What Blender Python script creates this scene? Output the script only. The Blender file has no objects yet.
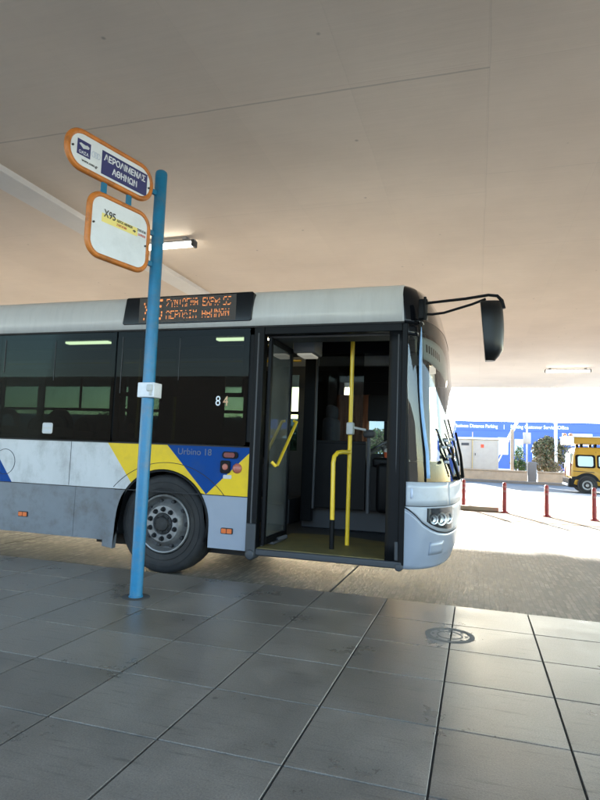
import bpy, bmesh, math, random
from mathutils import Vector, Matrix
random.seed(7)
C = bpy.context.scene.collection
PI = math.pi
D = 4.987            # y of the bus side that faces the platform
ZR = -0.15           # road level (platform top is 0)
CAMZ = 1.1032

# ------------------------------------------------------------------ materials
def new_mat(name):
    m = bpy.data.materials.new(name); m.use_nodes = True
    nt = m.node_tree; b = nt.nodes['Principled BSDF']
    return m, nt, b
def N(nt, t, **kw):
    n = nt.nodes.new(t)
    for k, v in kw.items():
        if k in n.inputs: n.inputs[k].default_value = v
        else: setattr(n, k, v)
    return n
def mat(name, col, rough=.5, metal=0, var=0, vscale=3, stretch=(1,1,1), dirt_or_sheen=None, dirt_amt=.5, dirt_scale=2, bump=0, bscale=40, spec=.5, coat=0, emit=None, es=0, bstretch=(1,1,1)):
    m, nt, b = new_mat(name)
    L = nt.links
    b.inputs['Base Color'].default_value = (*col, 1)
    b.inputs['Roughness'].default_value = rough
    b.inputs['Metallic'].default_value = metal
    b.inputs['Specular IOR Level'].default_value = spec
    b.inputs['Coat Weight'].default_value = coat
    tc = N(nt, 'ShaderNodeTexCoord')
    out = None
    if var or dirt_or_sheen:
        mp = N(nt, 'ShaderNodeMapping'); mp.inputs['Scale'].default_value = stretch
        L.new(tc.outputs['Object'], mp.inputs[0])
    if var:
        n = N(nt, 'ShaderNodeTexNoise', Scale=vscale, Detail=6, Roughness=.65)
        L.new(mp.outputs[0], n.inputs['Vector'])
        r = N(nt, 'ShaderNodeMapRange'); r.inputs['From Min'].default_value = .3; r.inputs['From Max'].default_value = .7
        r.inputs['To Min'].default_value = 1-var; r.inputs['To Max'].default_value = 1+var
        L.new(n.outputs['Fac'], r.inputs['Value'])
        mul = N(nt, 'ShaderNodeVectorMath', operation='SCALE'); mul.inputs[0].default_value = col
        L.new(r.outputs[0], mul.inputs['Scale']); out = mul.outputs[0]
        rr = N(nt, 'ShaderNodeMapRange'); rr.inputs['To Min'].default_value = max(0, rough-.08); rr.inputs['To Max'].default_value = min(1, rough+.12)
        L.new(n.outputs['Fac'], rr.inputs['Value']); L.new(rr.outputs[0], b.inputs['Roughness'])
    if dirt_or_sheen:
        n2 = N(nt, 'ShaderNodeTexNoise', Scale=dirt_scale, Detail=9, Roughness=.7)
        L.new(mp.outputs[0], n2.inputs['Vector'])
        r2 = N(nt, 'ShaderNodeMapRange'); r2.inputs['From Min'].default_value = .48; r2.inputs['From Max'].default_value = .72
        r2.inputs['To Max'].default_value = dirt_amt
        L.new(n2.outputs['Fac'], r2.inputs['Value'])
        mx = N(nt, 'ShaderNodeMix', data_type='RGBA')
        L.new(r2.outputs[0], mx.inputs[0])
        if out: L.new(out, mx.inputs[6])
        else: mx.inputs[6].default_value = (*col, 1)
        mx.inputs[7].default_value = (*dirt_or_sheen, 1); out = mx.outputs[2]
    if out: L.new(out, b.inputs['Base Color'])
    if bump:
        mp2 = N(nt, 'ShaderNodeMapping'); mp2.inputs['Scale'].default_value = bstretch
        L.new(tc.outputs['Object'], mp2.inputs[0])
        n3 = N(nt, 'ShaderNodeTexNoise', Scale=bscale, Detail=4)
        L.new(mp2.outputs[0], n3.inputs['Vector'])
        bp = N(nt, 'ShaderNodeBump', Strength=1, Distance=bump); L.new(n3.outputs['Fac'], bp.inputs['Height'])
        L.new(bp.outputs[0], b.inputs['Normal'])
    if emit:
        b.inputs['Emission Color'].default_value = (*emit, 1); b.inputs['Emission Strength'].default_value = es
    return m
def glass(name, tint, rough=.02, boost=1.0, ior=1.5, dirt_or_sheen=0):
    m, nt, b = new_mat(name); nt.nodes.remove(b)
    o = nt.nodes['Material Output']
    t = N(nt, 'ShaderNodeBsdfTransparent'); t.inputs[0].default_value = (*tint, 1)
    g = N(nt, 'ShaderNodeBsdfGlossy'); g.inputs['Roughness'].default_value = rough
    f = N(nt, 'ShaderNodeFresnel'); f.inputs[0].default_value = ior
    mu = N(nt, 'ShaderNodeMath', operation='MULTIPLY'); mu.inputs[1].default_value = boost; mu.use_clamp = True
    mx = N(nt, 'ShaderNodeMixShader')
    nt.links.new(f.outputs[0], mu.inputs[0]); nt.links.new(mu.outputs[0], mx.inputs[0])
    nt.links.new(t.outputs[0], mx.inputs[1]); nt.links.new(g.outputs[0], mx.inputs[2]); nt.links.new(mx.outputs[0], o.inputs[0])
    if dirt_or_sheen:      # thin dust film whose paleness also stands in for missing reflections
        d = N(nt, 'ShaderNodeBsdfDiffuse'); d.inputs[0].default_value = (.5,.52,.5,1); tc = N(nt, 'ShaderNodeTexCoord')
        nz = N(nt, 'ShaderNodeTexNoise', Scale=3, Detail=8, Roughness=.7); nt.links.new(tc.outputs['Object'], nz.inputs['Vector'])
        r = N(nt, 'ShaderNodeMapRange'); r.inputs['From Min'].default_value = .3; r.inputs['From Max'].default_value = .7; r.inputs['To Min'].default_value = dirt_or_sheen*.5; r.inputs['To Max'].default_value = dirt_or_sheen*1.5
        nt.links.new(nz.outputs['Fac'], r.inputs['Value'])
        m2 = N(nt, 'ShaderNodeMixShader'); nt.links.new(r.outputs[0], m2.inputs[0]); nt.links.new(mx.outputs[0], m2.inputs[1]); nt.links.new(d.outputs[0], m2.inputs[2]); nt.links.new(m2.outputs[0], o.inputs[0])
    return m
M = dict(
 blue_paint = mat('blue_paint', (.003,.135,.265), .36, var=.12, vscale=14, dirt_or_sheen=(.10,.13,.15), dirt_amt=.55, dirt_scale=9, bump=.0008, bscale=60),
 orange = mat('orange_frame', (.50,.155,.022), .4, var=.18, vscale=9, dirt_or_sheen=(.16,.06,.02), dirt_amt=.7, dirt_scale=12),
 sign_white = mat('sign_white', (.66,.69,.74), .45, var=.05, vscale=5, dirt_or_sheen=(.45,.48,.52), dirt_amt=.35, dirt_scale=7),
 sign_navy = mat('sign_navy', (.025,.028,.13), .45, var=.06),
 sign_yellow = mat('sign_yellow', (.78,.66,.22), .5),
 ink = mat('ink', (.03,.03,.035), .6), ink_red = mat('ink_red', (.55,.07,.03), .6), ink_grey = mat('ink_grey', (.45,.5,.62), .6),
 clampw = mat('clamp_white', (.6,.6,.62), .5, var=.1, vscale=20),
 bus_white = mat('bus_white', (.42,.43,.44), .42, var=.10, vscale=2.0, dirt_or_sheen=(.17,.165,.155), dirt_amt=.75, dirt_scale=3, stretch=(1,1,.6)),
 bus_roof = mat('bus_roof_paint', (.48,.475,.47), .34, var=.04, vscale=2, dirt_or_sheen=(.36,.36,.36), dirt_amt=.35, dirt_scale=5, stretch=(3,1,.5)),
 bus_grey = mat('bus_grey', (.115,.13,.15), .45, var=.12, vscale=2.5, dirt_or_sheen=(.06,.055,.05), dirt_amt=.8, dirt_scale=4),
 bus_silver = mat('bus_silver', (.20,.23,.285), .36, var=.05, vscale=3, dirt_or_sheen=(.22,.25,.30), dirt_amt=.4, dirt_scale=7, coat=.4),
 bus_pale = mat('bus_pale', (.36,.385,.42), .35, var=.05, vscale=4, dirt_or_sheen=(.25,.26,.28), dirt_amt=.4, dirt_scale=9, coat=.3),
 bus_yellow = mat('bus_yellow', (.60,.40,.004), .42, spec=.3, var=.06, vscale=3, dirt_or_sheen=(.35,.25,.03), dirt_amt=.35, dirt_scale=7),
 bus_blue = mat('bus_blue', (.001,.04,.19), .5, spec=.1, var=.08, vscale=3, dirt_or_sheen=(.02,.05,.14), dirt_amt=.4, dirt_scale=8),
 black = mat('black_plastic', (.0035,.004,.005), .42, spec=.12, var=.2, vscale=12),
 black_gloss = mat('black_gloss', (.005,.0055,.007), .12, spec=.3),
 rubber = mat('rubber', (.009,.009,.010), .75, var=.25, vscale=8, dirt_or_sheen=(.05,.048,.045), dirt_amt=.5, dirt_scale=5),
 seam = mat('seam_dark', (.02,.02,.022), .8),
 dkgrey = mat('interior_dark', (.010,.011,.013), .6, spec=.2, var=.15, vscale=5),
 mdgrey = mat('interior_grey', (.045,.047,.052), .6, var=.1, vscale=4),
 plinth = mat('plinth_grey', (.026,.030,.036), .55, var=.15, vscale=6),
 ltgrey = mat('interior_light', (.42,.42,.41), .5, var=.05),
 fabric = mat('seat_fabric', (.06,.068,.085), .85, var=.3, vscale=25),
 olive = mat('olive_lino', (.13,.105,.035), .55, var=.25, vscale=6, dirt_or_sheen=(.07,.06,.035), dirt_amt=.7, dirt_scale=8),
 rail = mat('yellow_rail', (.72,.47,.02), .32, var=.06, vscale=15),
 curtain = mat('brown_curtain', (.26,.11,.06), .9, var=.2, vscale=12),
 alu = mat('aluminium', (.5,.5,.51), .38, metal=.85, var=.15, vscale=12),
 rim = mat('wheel_rim', (.19,.19,.19), .42, metal=.45, var=.2, vscale=12, dirt_or_sheen=(.09,.08,.07), dirt_amt=.75, dirt_scale=9),
 amber = mat('amber_lens', (.52,.10,.008), .4, coat=.2), red_lens = mat('red_lens', (.13,.006,.005), .4, coat=.1),
 pink_lens = mat('pink_lens', (.34,.10,.07), .45, coat=.1),
 chrome = mat('lamp_chrome', (.45,.46,.48), .32, metal=1),
 led = mat('led_orange', (.2,.08,.02), .5, emit=(1,.32,.09), es=.085),
 tube = mat('lamp_tube', (.8,.8,.75), .4, emit=(1,.95,.82), es=1.6),
 bus_tube = mat('bus_lamp_tube', (.8,.8,.7), .4, emit=(1,.85,.5), es=1.6),
 bollard = mat('bollard_red', (.24,.018,.022), .5, var=.2, vscale=9, dirt_or_sheen=(.1,.03,.03), dirt_amt=.6, dirt_scale=14),
 bollard_w = mat('bollard_band', (.24,.10,.09), .5, var=.2, vscale=20),
 taxi = mat('van_ochre', (.36,.20,.012), .35, var=.04, coat=.2),
 stone = mat('planter_concrete', (.30,.235,.17), .85, var=.18, vscale=3, bump=.004, bscale=30),
 box_grey = mat('cabinet_grey', (.36,.34,.31), .6, var=.06, vscale=4),
 bld_blue = mat('building_blue', (.04,.09,.36), .55, var=.04, vscale=.6),
 white_p = mat('white_paint', (.78,.78,.78), .5, var=.04), pale_glass = mat('pale_glass', (.45,.6,.66), .2),
 bark = mat('bark', (.10,.075,.05), .9, var=.3, vscale=20),
 leaf1 = mat('leaf_olive', (.13,.14,.075), .7), leaf2 = mat('leaf_dark', (.045,.06,.025), .7), leaf3 = mat('leaf_dry', (.20,.14,.09), .8),
 leaf4 = mat('leaf_green', (.05,.13,.03), .65),
 steel = mat('galvanised', (.33,.34,.35), .5, metal=.6, var=.1, vscale=20),
 cup = mat('cup_red', (.5,.09,.03), .5),
 window_glass = glass('tinted_bus_glass', (.19,.24,.24), .015, .12),
 door_glass = glass('door_glass', (.60,.66,.64), .015, 2.5, dirt_or_sheen=.10),
 screen_glass = glass('windscreen_glass', (.72,.78,.76), .015, 1.25, dirt_or_sheen=.015),
 cabin_glass = glass('cab_screen_glass', (.5,.52,.54), .03, .1),
 header_glass = glass('display_glass', (.35,.35,.34), .06, 2.2),
)
def concrete_ceiling():
    m, nt, b = new_mat('ceiling_panels'); L = nt.links
    tc = N(nt, 'ShaderNodeTexCoord'); sp = N(nt, 'ShaderNodeSeparateXYZ'); L.new(tc.outputs['Object'], sp.inputs[0])
    n = N(nt, 'ShaderNodeTexNoise', Scale=.35, Detail=7, Roughness=.6); L.new(tc.outputs['Object'], n.inputs['Vector'])
    cr = N(nt, 'ShaderNodeValToRGB'); cr.color_ramp.elements[0].position = .3; cr.color_ramp.elements[1].position = .72
    cr.color_ramp.elements[0].color = (.60,.50,.405,1); cr.color_ramp.elements[1].color = (.76,.645,.53,1)
    L.new(n.outputs['Fac'], cr.inputs[0])
    # boards: swap x,y so the brick rows run along Y
    cm = N(nt, 'ShaderNodeCombineXYZ')
    ax = N(nt, 'ShaderNodeMath', operation='ADD'); ax.inputs[1].default_value = 41.14
    ay = N(nt, 'ShaderNodeMath', operation='ADD'); ay.inputs[1].default_value = 40.5
    L.new(sp.outputs['X'], ay.inputs[0]); L.new(sp.outputs['Y'], ax.inputs[0])
    L.new(ax.outputs[0], cm.inputs['X']); L.new(ay.outputs[0], cm.inputs['Y'])
    dn = N(nt, 'ShaderNodeTexNoise', Scale=1.3, Detail=3); L.new(tc.outputs['Object'], dn.inputs['Vector'])
    ds = N(nt, 'ShaderNodeVectorMath', operation='SCALE'); ds.inputs['Scale'].default_value = .02; L.new(dn.outputs['Color'], ds.inputs[0])
    da = N(nt, 'ShaderNodeVectorMath', operation='ADD'); L.new(cm.outputs[0], da.inputs[0]); L.new(ds.outputs[0], da.inputs[1])
    br = N(nt, 'ShaderNodeTexBrick'); br.offset = .0; br.offset_frequency = 2; br.squash = 1
    for k, v in (('Scale',1),('Mortar Size',.007),('Mortar Smooth',.6),('Brick Width',2.06),('Row Height',1.04),('Bias',0)): br.inputs[k].default_value = v
    br.inputs['Color1'].default_value = (.975,.975,.975,1); br.inputs['Color2'].default_value = (1.0,1.0,1.0,1); br.inputs['Mortar'].default_value = (.965,.965,.965,1)
    L.new(da.outputs[0], br.inputs['Vector'])
    mx = N(nt, 'ShaderNodeMix', data_type='RGBA', blend_type='MULTIPLY'); mx.inputs[0].default_value = 1
    L.new(cr.outputs[0], mx.inputs[6]); L.new(br.outputs['Color'], mx.inputs[7])
    # small form-tie marks and pits
    vo = N(nt, 'ShaderNodeTexVoronoi', Scale=2.3); L.new(tc.outputs['Object'], vo.inputs['Vector'])
    vr = N(nt, 'ShaderNodeMapRange'); vr.inputs['From Min'].default_value = .018; vr.inputs['From Max'].default_value = .05; vr.inputs['To Min'].default_value = .6; vr.inputs['To Max'].default_value = 1
    L.new(vo.outputs['Distance'], vr.inputs['Value'])
    sc = N(nt, 'ShaderNodeVectorMath', operation='SCALE'); L.new(mx.outputs[2], sc.inputs[0]); L.new(vr.outputs[0], sc.inputs['Scale'])
    # fine streaks
    mp = N(nt, 'ShaderNodeMapping'); mp.inputs['Scale'].default_value = (.5, 9, 1); L.new(tc.outputs['Object'], mp.inputs[0])
    n2 = N(nt, 'ShaderNodeTexNoise', Scale=2.5, Detail=5, Roughness=.7); L.new(mp.outputs[0], n2.inputs['Vector'])
    r2 = N(nt, 'ShaderNodeMapRange'); r2.inputs['From Min'].default_value = .3; r2.inputs['From Max'].default_value = .7; r2.inputs['To Min'].default_value = .975; r2.inputs['To Max'].default_value = 1.02
    L.new(n2.outputs['Fac'], r2.inputs['Value'])
    s2 = N(nt, 'ShaderNodeVectorMath', operation='SCALE'); L.new(sc.outputs[0], s2.inputs[0]); L.new(r2.outputs[0], s2.inputs['Scale'])
    L.new(s2.outputs[0], b.inputs['Base Color'])
    b.inputs['Roughness'].default_value = .62; b.inputs['Specular IOR Level'].default_value = .35
    def mth(op, a_, b_=None):
        q = N(nt, 'ShaderNodeMath', operation=op)
        for i_, v_ in enumerate((a_, b_)):
            if v_ is None: continue
            if isinstance(v_, (int, float)): q.inputs[i_].default_value = v_
            else: L.new(v_, q.inputs[i_])
        return q.outputs[0]
    wob = mth('MULTIPLY', mth('SUBTRACT', dn.outputs['Fac'], .5), .03)
    Xo, Yo = mth('ADD', sp.outputs['X'], wob), mth('ADD', sp.outputs['Y'], wob)
    def line(v, at_, wd): return mth('LESS_THAN', mth('ABSOLUTE', mth('SUBTRACT', v, at_)), wd)
    left, right = mth('LESS_THAN', Xo, .065), mth('GREATER_THAN', Xo, .065)
    tot = mth('MULTIPLY', line(Yo, 4.23, .009), left)
    tot = mth('ADD', tot, mth('MULTIPLY', line(Xo, .065, .005), .3))
    for yy, wd, k_, side_ in ((5.92,.005,.5,right),(8.06,.005,.5,right),(6.33,.004,.4,left),(8.4,.004,.3,left),(2.9,.004,.4,right)):
        tot = mth('ADD', tot, mth('MULTIPLY', mth('MULTIPLY', line(Yo, yy, wd), side_), k_))
    brk = mth('GREATER_THAN', n2.outputs['Fac'], .38)
    dk = mth('SUBTRACT', 1, mth('MULTIPLY', mth('MULTIPLY', tot, brk), .27))
    s3 = N(nt, 'ShaderNodeVectorMath', operation='SCALE'); L.new(s2.outputs[0], s3.inputs[0]); L.new(dk, s3.inputs['Scale']); L.new(s3.outputs[0], b.inputs['Base Color'])
    h = N(nt, 'ShaderNodeMath', operation='MULTIPLY_ADD'); h.inputs[1].default_value = -.25; L.new(br.outputs['Fac'], h.inputs[0]); L.new(n2.outputs['Fac'], h.inputs[2])
    bp = N(nt, 'ShaderNodeBump', Strength=.35, Distance=.005); L.new(h.outputs[0], bp.inputs['Height']); L.new(bp.outputs[0], b.inputs['Normal'])
    return m
def tile_mat():
    m, nt, b = new_mat('platform_tile'); L = nt.links
    tc = N(nt, 'ShaderNodeTexCoord')
    at = N(nt, 'ShaderNodeAttribute'); at.attribute_name = 'tint'
    n = N(nt, 'ShaderNodeTexNoise', Scale=2.2, Detail=8, Roughness=.65); L.new(tc.outputs['Object'], n.inputs['Vector'])
    n2 = N(nt, 'ShaderNodeTexNoise', Scale=150, Detail=4, Roughness=.7); L.new(tc.outputs['Object'], n2.inputs['Vector'])
    mp = N(nt, 'ShaderNodeMapping'); mp.inputs['Scale'].default_value = (1.2, 14, 1); mp.inputs['Rotation'].default_value = (0,0,.12); L.new(tc.outputs['Object'], mp.inputs[0])
    n3 = N(nt, 'ShaderNodeTexNoise', Scale=3.2, Detail=8, Roughness=.72); L.new(mp.outputs[0], n3.inputs['Vector'])
    sc = N(nt, 'ShaderNodeMapRange'); sc.inputs['From Min'].default_value = .56; sc.inputs['From Max'].default_value = .66; sc.inputs['To Min'].default_value = 1; sc.inputs['To Max'].default_value = .6
    L.new(n3.outputs['Fac'], sc.inputs['Value'])
    a = N(nt, 'ShaderNodeMapRange'); a.inputs['From Min'].default_value = .3; a.inputs['From Max'].default_value = .7; a.inputs['To Min'].default_value = .10; a.inputs['To Max'].default_value = .175
    L.new(n.outputs['Fac'], a.inputs['Value'])
    m1 = N(nt, 'ShaderNodeMath', operation='MULTIPLY'); L.new(a.outputs[0], m1.inputs[0]); L.new(sc.outputs[0], m1.inputs[1])
    m2 = N(nt, 'ShaderNodeMath', operation='MULTIPLY'); L.new(m1.outputs[0], m2.inputs[0]); L.new(at.outputs['Fac'], m2.inputs[1])
    vo = N(nt, 'ShaderNodeTexVoronoi', Scale=3.1); L.new(tc.outputs['Object'], vo.inputs['Vector'])
    vg = N(nt, 'ShaderNodeMapRange'); vg.inputs['From Min'].default_value = .03; vg.inputs['From Max'].default_value = .045; vg.inputs['To Min'].default_value = .55; vg.inputs['To Max'].default_value = 1
    L.new(vo.outputs['Distance'], vg.inputs['Value'])
    m1b = N(nt, 'ShaderNodeMath', operation='MULTIPLY'); L.new(m1.outputs[0], m1b.inputs[0]); L.new(vg.outputs[0], m1b.inputs[1]); L.new(m1b.outputs[0], m2.inputs[0])
    g = N(nt, 'ShaderNodeMapRange'); g.inputs['From Min'].default_value = .3; g.inputs['From Max'].default_value = .7; g.inputs['To Min'].default_value = .68; g.inputs['To Max'].default_value = 1.32
    L.new(n2.outputs['Fac'], g.inputs['Value'])
    m3 = N(nt, 'ShaderNodeMath', operation='MULTIPLY'); L.new(m2.outputs[0], m3.inputs[0]); L.new(g.outputs[0], m3.inputs[1])
    cm = N(nt, 'ShaderNodeVectorMath', operation='SCALE'); cm.inputs[0].default_value = (1.14,1.0,.84); L.new(m3.outputs[0], cm.inputs['Scale'])
    L.new(cm.outputs[0], b.inputs['Base Color'])
    r = N(nt, 'ShaderNodeMapRange'); r.inputs['From Min'].default_value = .3; r.inputs['From Max'].default_value = .7; r.inputs['To Min'].default_value = .24; r.inputs['To Max'].default_value = .42
    L.new(n.outputs['Fac'], r.inputs['Value']); L.new(r.outputs[0], b.inputs['Roughness'])
    bp = N(nt, 'ShaderNodeBump', Strength=.5, Distance=.0015); L.new(n2.outputs['Fac'], bp.inputs['Height']); L.new(bp.outputs[0], b.inputs['Normal'])
    return m
def road_mat(name, c1, c2, broom=True, rough=(.35,.6), bumpd=.004, spec=.5):
    global _s; _s = spec
    m, nt, b = new_mat(name); L = nt.links
    tc = N(nt, 'ShaderNodeTexCoord')
    n = N(nt, 'ShaderNodeTexNoise', Scale=.8, Detail=9, Roughness=.68); L.new(tc.outputs['Object'], n.inputs['Vector'])
    mp = N(nt, 'ShaderNodeMapping'); mp.inputs['Scale'].default_value = (30, 3.2, 1) if broom else (30,30,30); L.new(tc.outputs['Object'], mp.inputs[0])
    n2 = N(nt, 'ShaderNodeTexNoise', Scale=1.0, Detail=5, Roughness=.65); L.new(mp.outputs[0], n2.inputs['Vector'])
    cr = N(nt, 'ShaderNodeValToRGB'); cr.color_ramp.elements[0].position = .36; cr.color_ramp.elements[1].position = .66
    cr.color_ramp.elements[0].color = (*c1,1); cr.color_ramp.elements[1].color = (*c2,1)
    ad = N(nt, 'ShaderNodeMath', operation='MULTIPLY_ADD'); ad.inputs[1].default_value = .55
    L.new(n2.outputs['Fac'], ad.inputs[0])
    hf = N(nt, 'ShaderNodeMath', operation='MULTIPLY'); hf.inputs[1].default_value = .45; L.new(n.outputs['Fac'], hf.inputs[0]); L.new(hf.outputs[0], ad.inputs[2])
    L.new(ad.outputs[0], cr.inputs[0]); L.new(cr.outputs[0], b.inputs['Base Color']); b.inputs['Specular IOR Level'].default_value = spec
    if broom:      # tined grid pressed into the slab: grooves along Y, short cross cuts along X
        br = N(nt, 'ShaderNodeTexBrick'); br.offset = .37; br.offset_frequency = 2
        for k, v in (('Scale',1),('Mortar Size',.006),('Mortar Smooth',.5),('Brick Width',.105),('Row Height',.045),('Bias',-.1)): br.inputs[k].default_value = v
        br.inputs['Color1'].default_value = (.45,.43,.40,1); br.inputs['Color2'].default_value = (1.4,1.38,1.32,1); br.inputs['Mortar'].default_value = (.35,.32,.28,1)
        mr = N(nt, 'ShaderNodeMapping'); mr.inputs['Rotation'].default_value = (0,0,PI/2); L.new(tc.outputs['Object'], mr.inputs[0])
        dn = N(nt, 'ShaderNodeTexNoise', Scale=9, Detail=3); L.new(tc.outputs['Object'], dn.inputs['Vector'])
        ds = N(nt, 'ShaderNodeVectorMath', operation='SCALE'); ds.inputs['Scale'].default_value = .03; L.new(dn.outputs['Color'], ds.inputs[0])
        da = N(nt, 'ShaderNodeVectorMath', operation='ADD'); L.new(mr.outputs[0], da.inputs[0]); L.new(ds.outputs[0], da.inputs[1]); L.new(da.outputs[0], br.inputs['Vector'])
        wr = N(nt, 'ShaderNodeMapRange'); wr.inputs['From Min'].default_value = .35; wr.inputs['From Max'].default_value = .6; wr.inputs['To Min'].default_value = .25; wr.inputs['To Max'].default_value = 1
        L.new(n.outputs['Fac'], wr.inputs['Value'])
        mb = N(nt, 'ShaderNodeMix', data_type='RGBA', blend_type='MULTIPLY'); L.new(wr.outputs[0], mb.inputs[0]); L.new(cr.outputs[0], mb.inputs[6]); L.new(br.outputs['Color'], mb.inputs[7])
        L.new(mb.outputs[2], b.inputs['Base Color'])
    r = N(nt, 'ShaderNodeMapRange'); r.inputs['From Min'].default_value = .3; r.inputs['From Max'].default_value = .7; r.inputs['To Min'].default_value = rough[0]; r.inputs['To Max'].default_value = rough[1]
    L.new(n2.outputs['Fac'], r.inputs['Value']); L.new(r.outputs[0], b.inputs['Roughness'])
    n3 = N(nt, 'ShaderNodeTexNoise', Scale=26, Detail=6, Roughness=.75); L.new(tc.outputs['Object'], n3.inputs['Vector'])
    h = N(nt, 'ShaderNodeMath', operation='MULTIPLY_ADD'); h.inputs[1].default_value = 1.3; L.new(n3.outputs['Fac'], h.inputs[0]); L.new(n2.outputs['Fac'], h.inputs[2])
    bp = N(nt, 'ShaderNodeBump', Strength=.8, Distance=bumpd); L.new(h.outputs[0], bp.inputs['Height']); L.new(bp.outputs[0], b.inputs['Normal'])
    return m
M['ceil'] = concrete_ceiling(); M['tile'] = tile_mat()
M['road'] = road_mat('broomed_concrete', (.05,.043,.034), (.31,.285,.24), True, (.55,.8), .005)
M['asphalt'] = road_mat('worn_asphalt', (.035,.036,.038), (.075,.072,.07), False, (.8,.95), .004, .1)
M['island'] = road_mat('island_concrete', (.10,.075,.05), (.22,.17,.12), False, (.8,.95), .004, .1)
M['lane'] = road_mat('pale_lane', (.34,.36,.38), (.44,.46,.48), False, (.7,.9), .004, .25)
M['lane_dark'] = road_mat('bluish_asphalt', (.09,.105,.12), (.13,.15,.17), False, (.8,.95), .004, .1)
M['ground'] = road_mat('far_ground', (.25,.23,.20), (.34,.32,.28), False, (.7,.9))
M['beam'] = mat('beam_paint', (.66,.64,.61), .6, var=.06, vscale=2)
M['wallb'] = mat('added_wall_dark', (.035,.035,.035), .6, var=.1)  # kept dark so the added back wall reflects little in the windows

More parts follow.
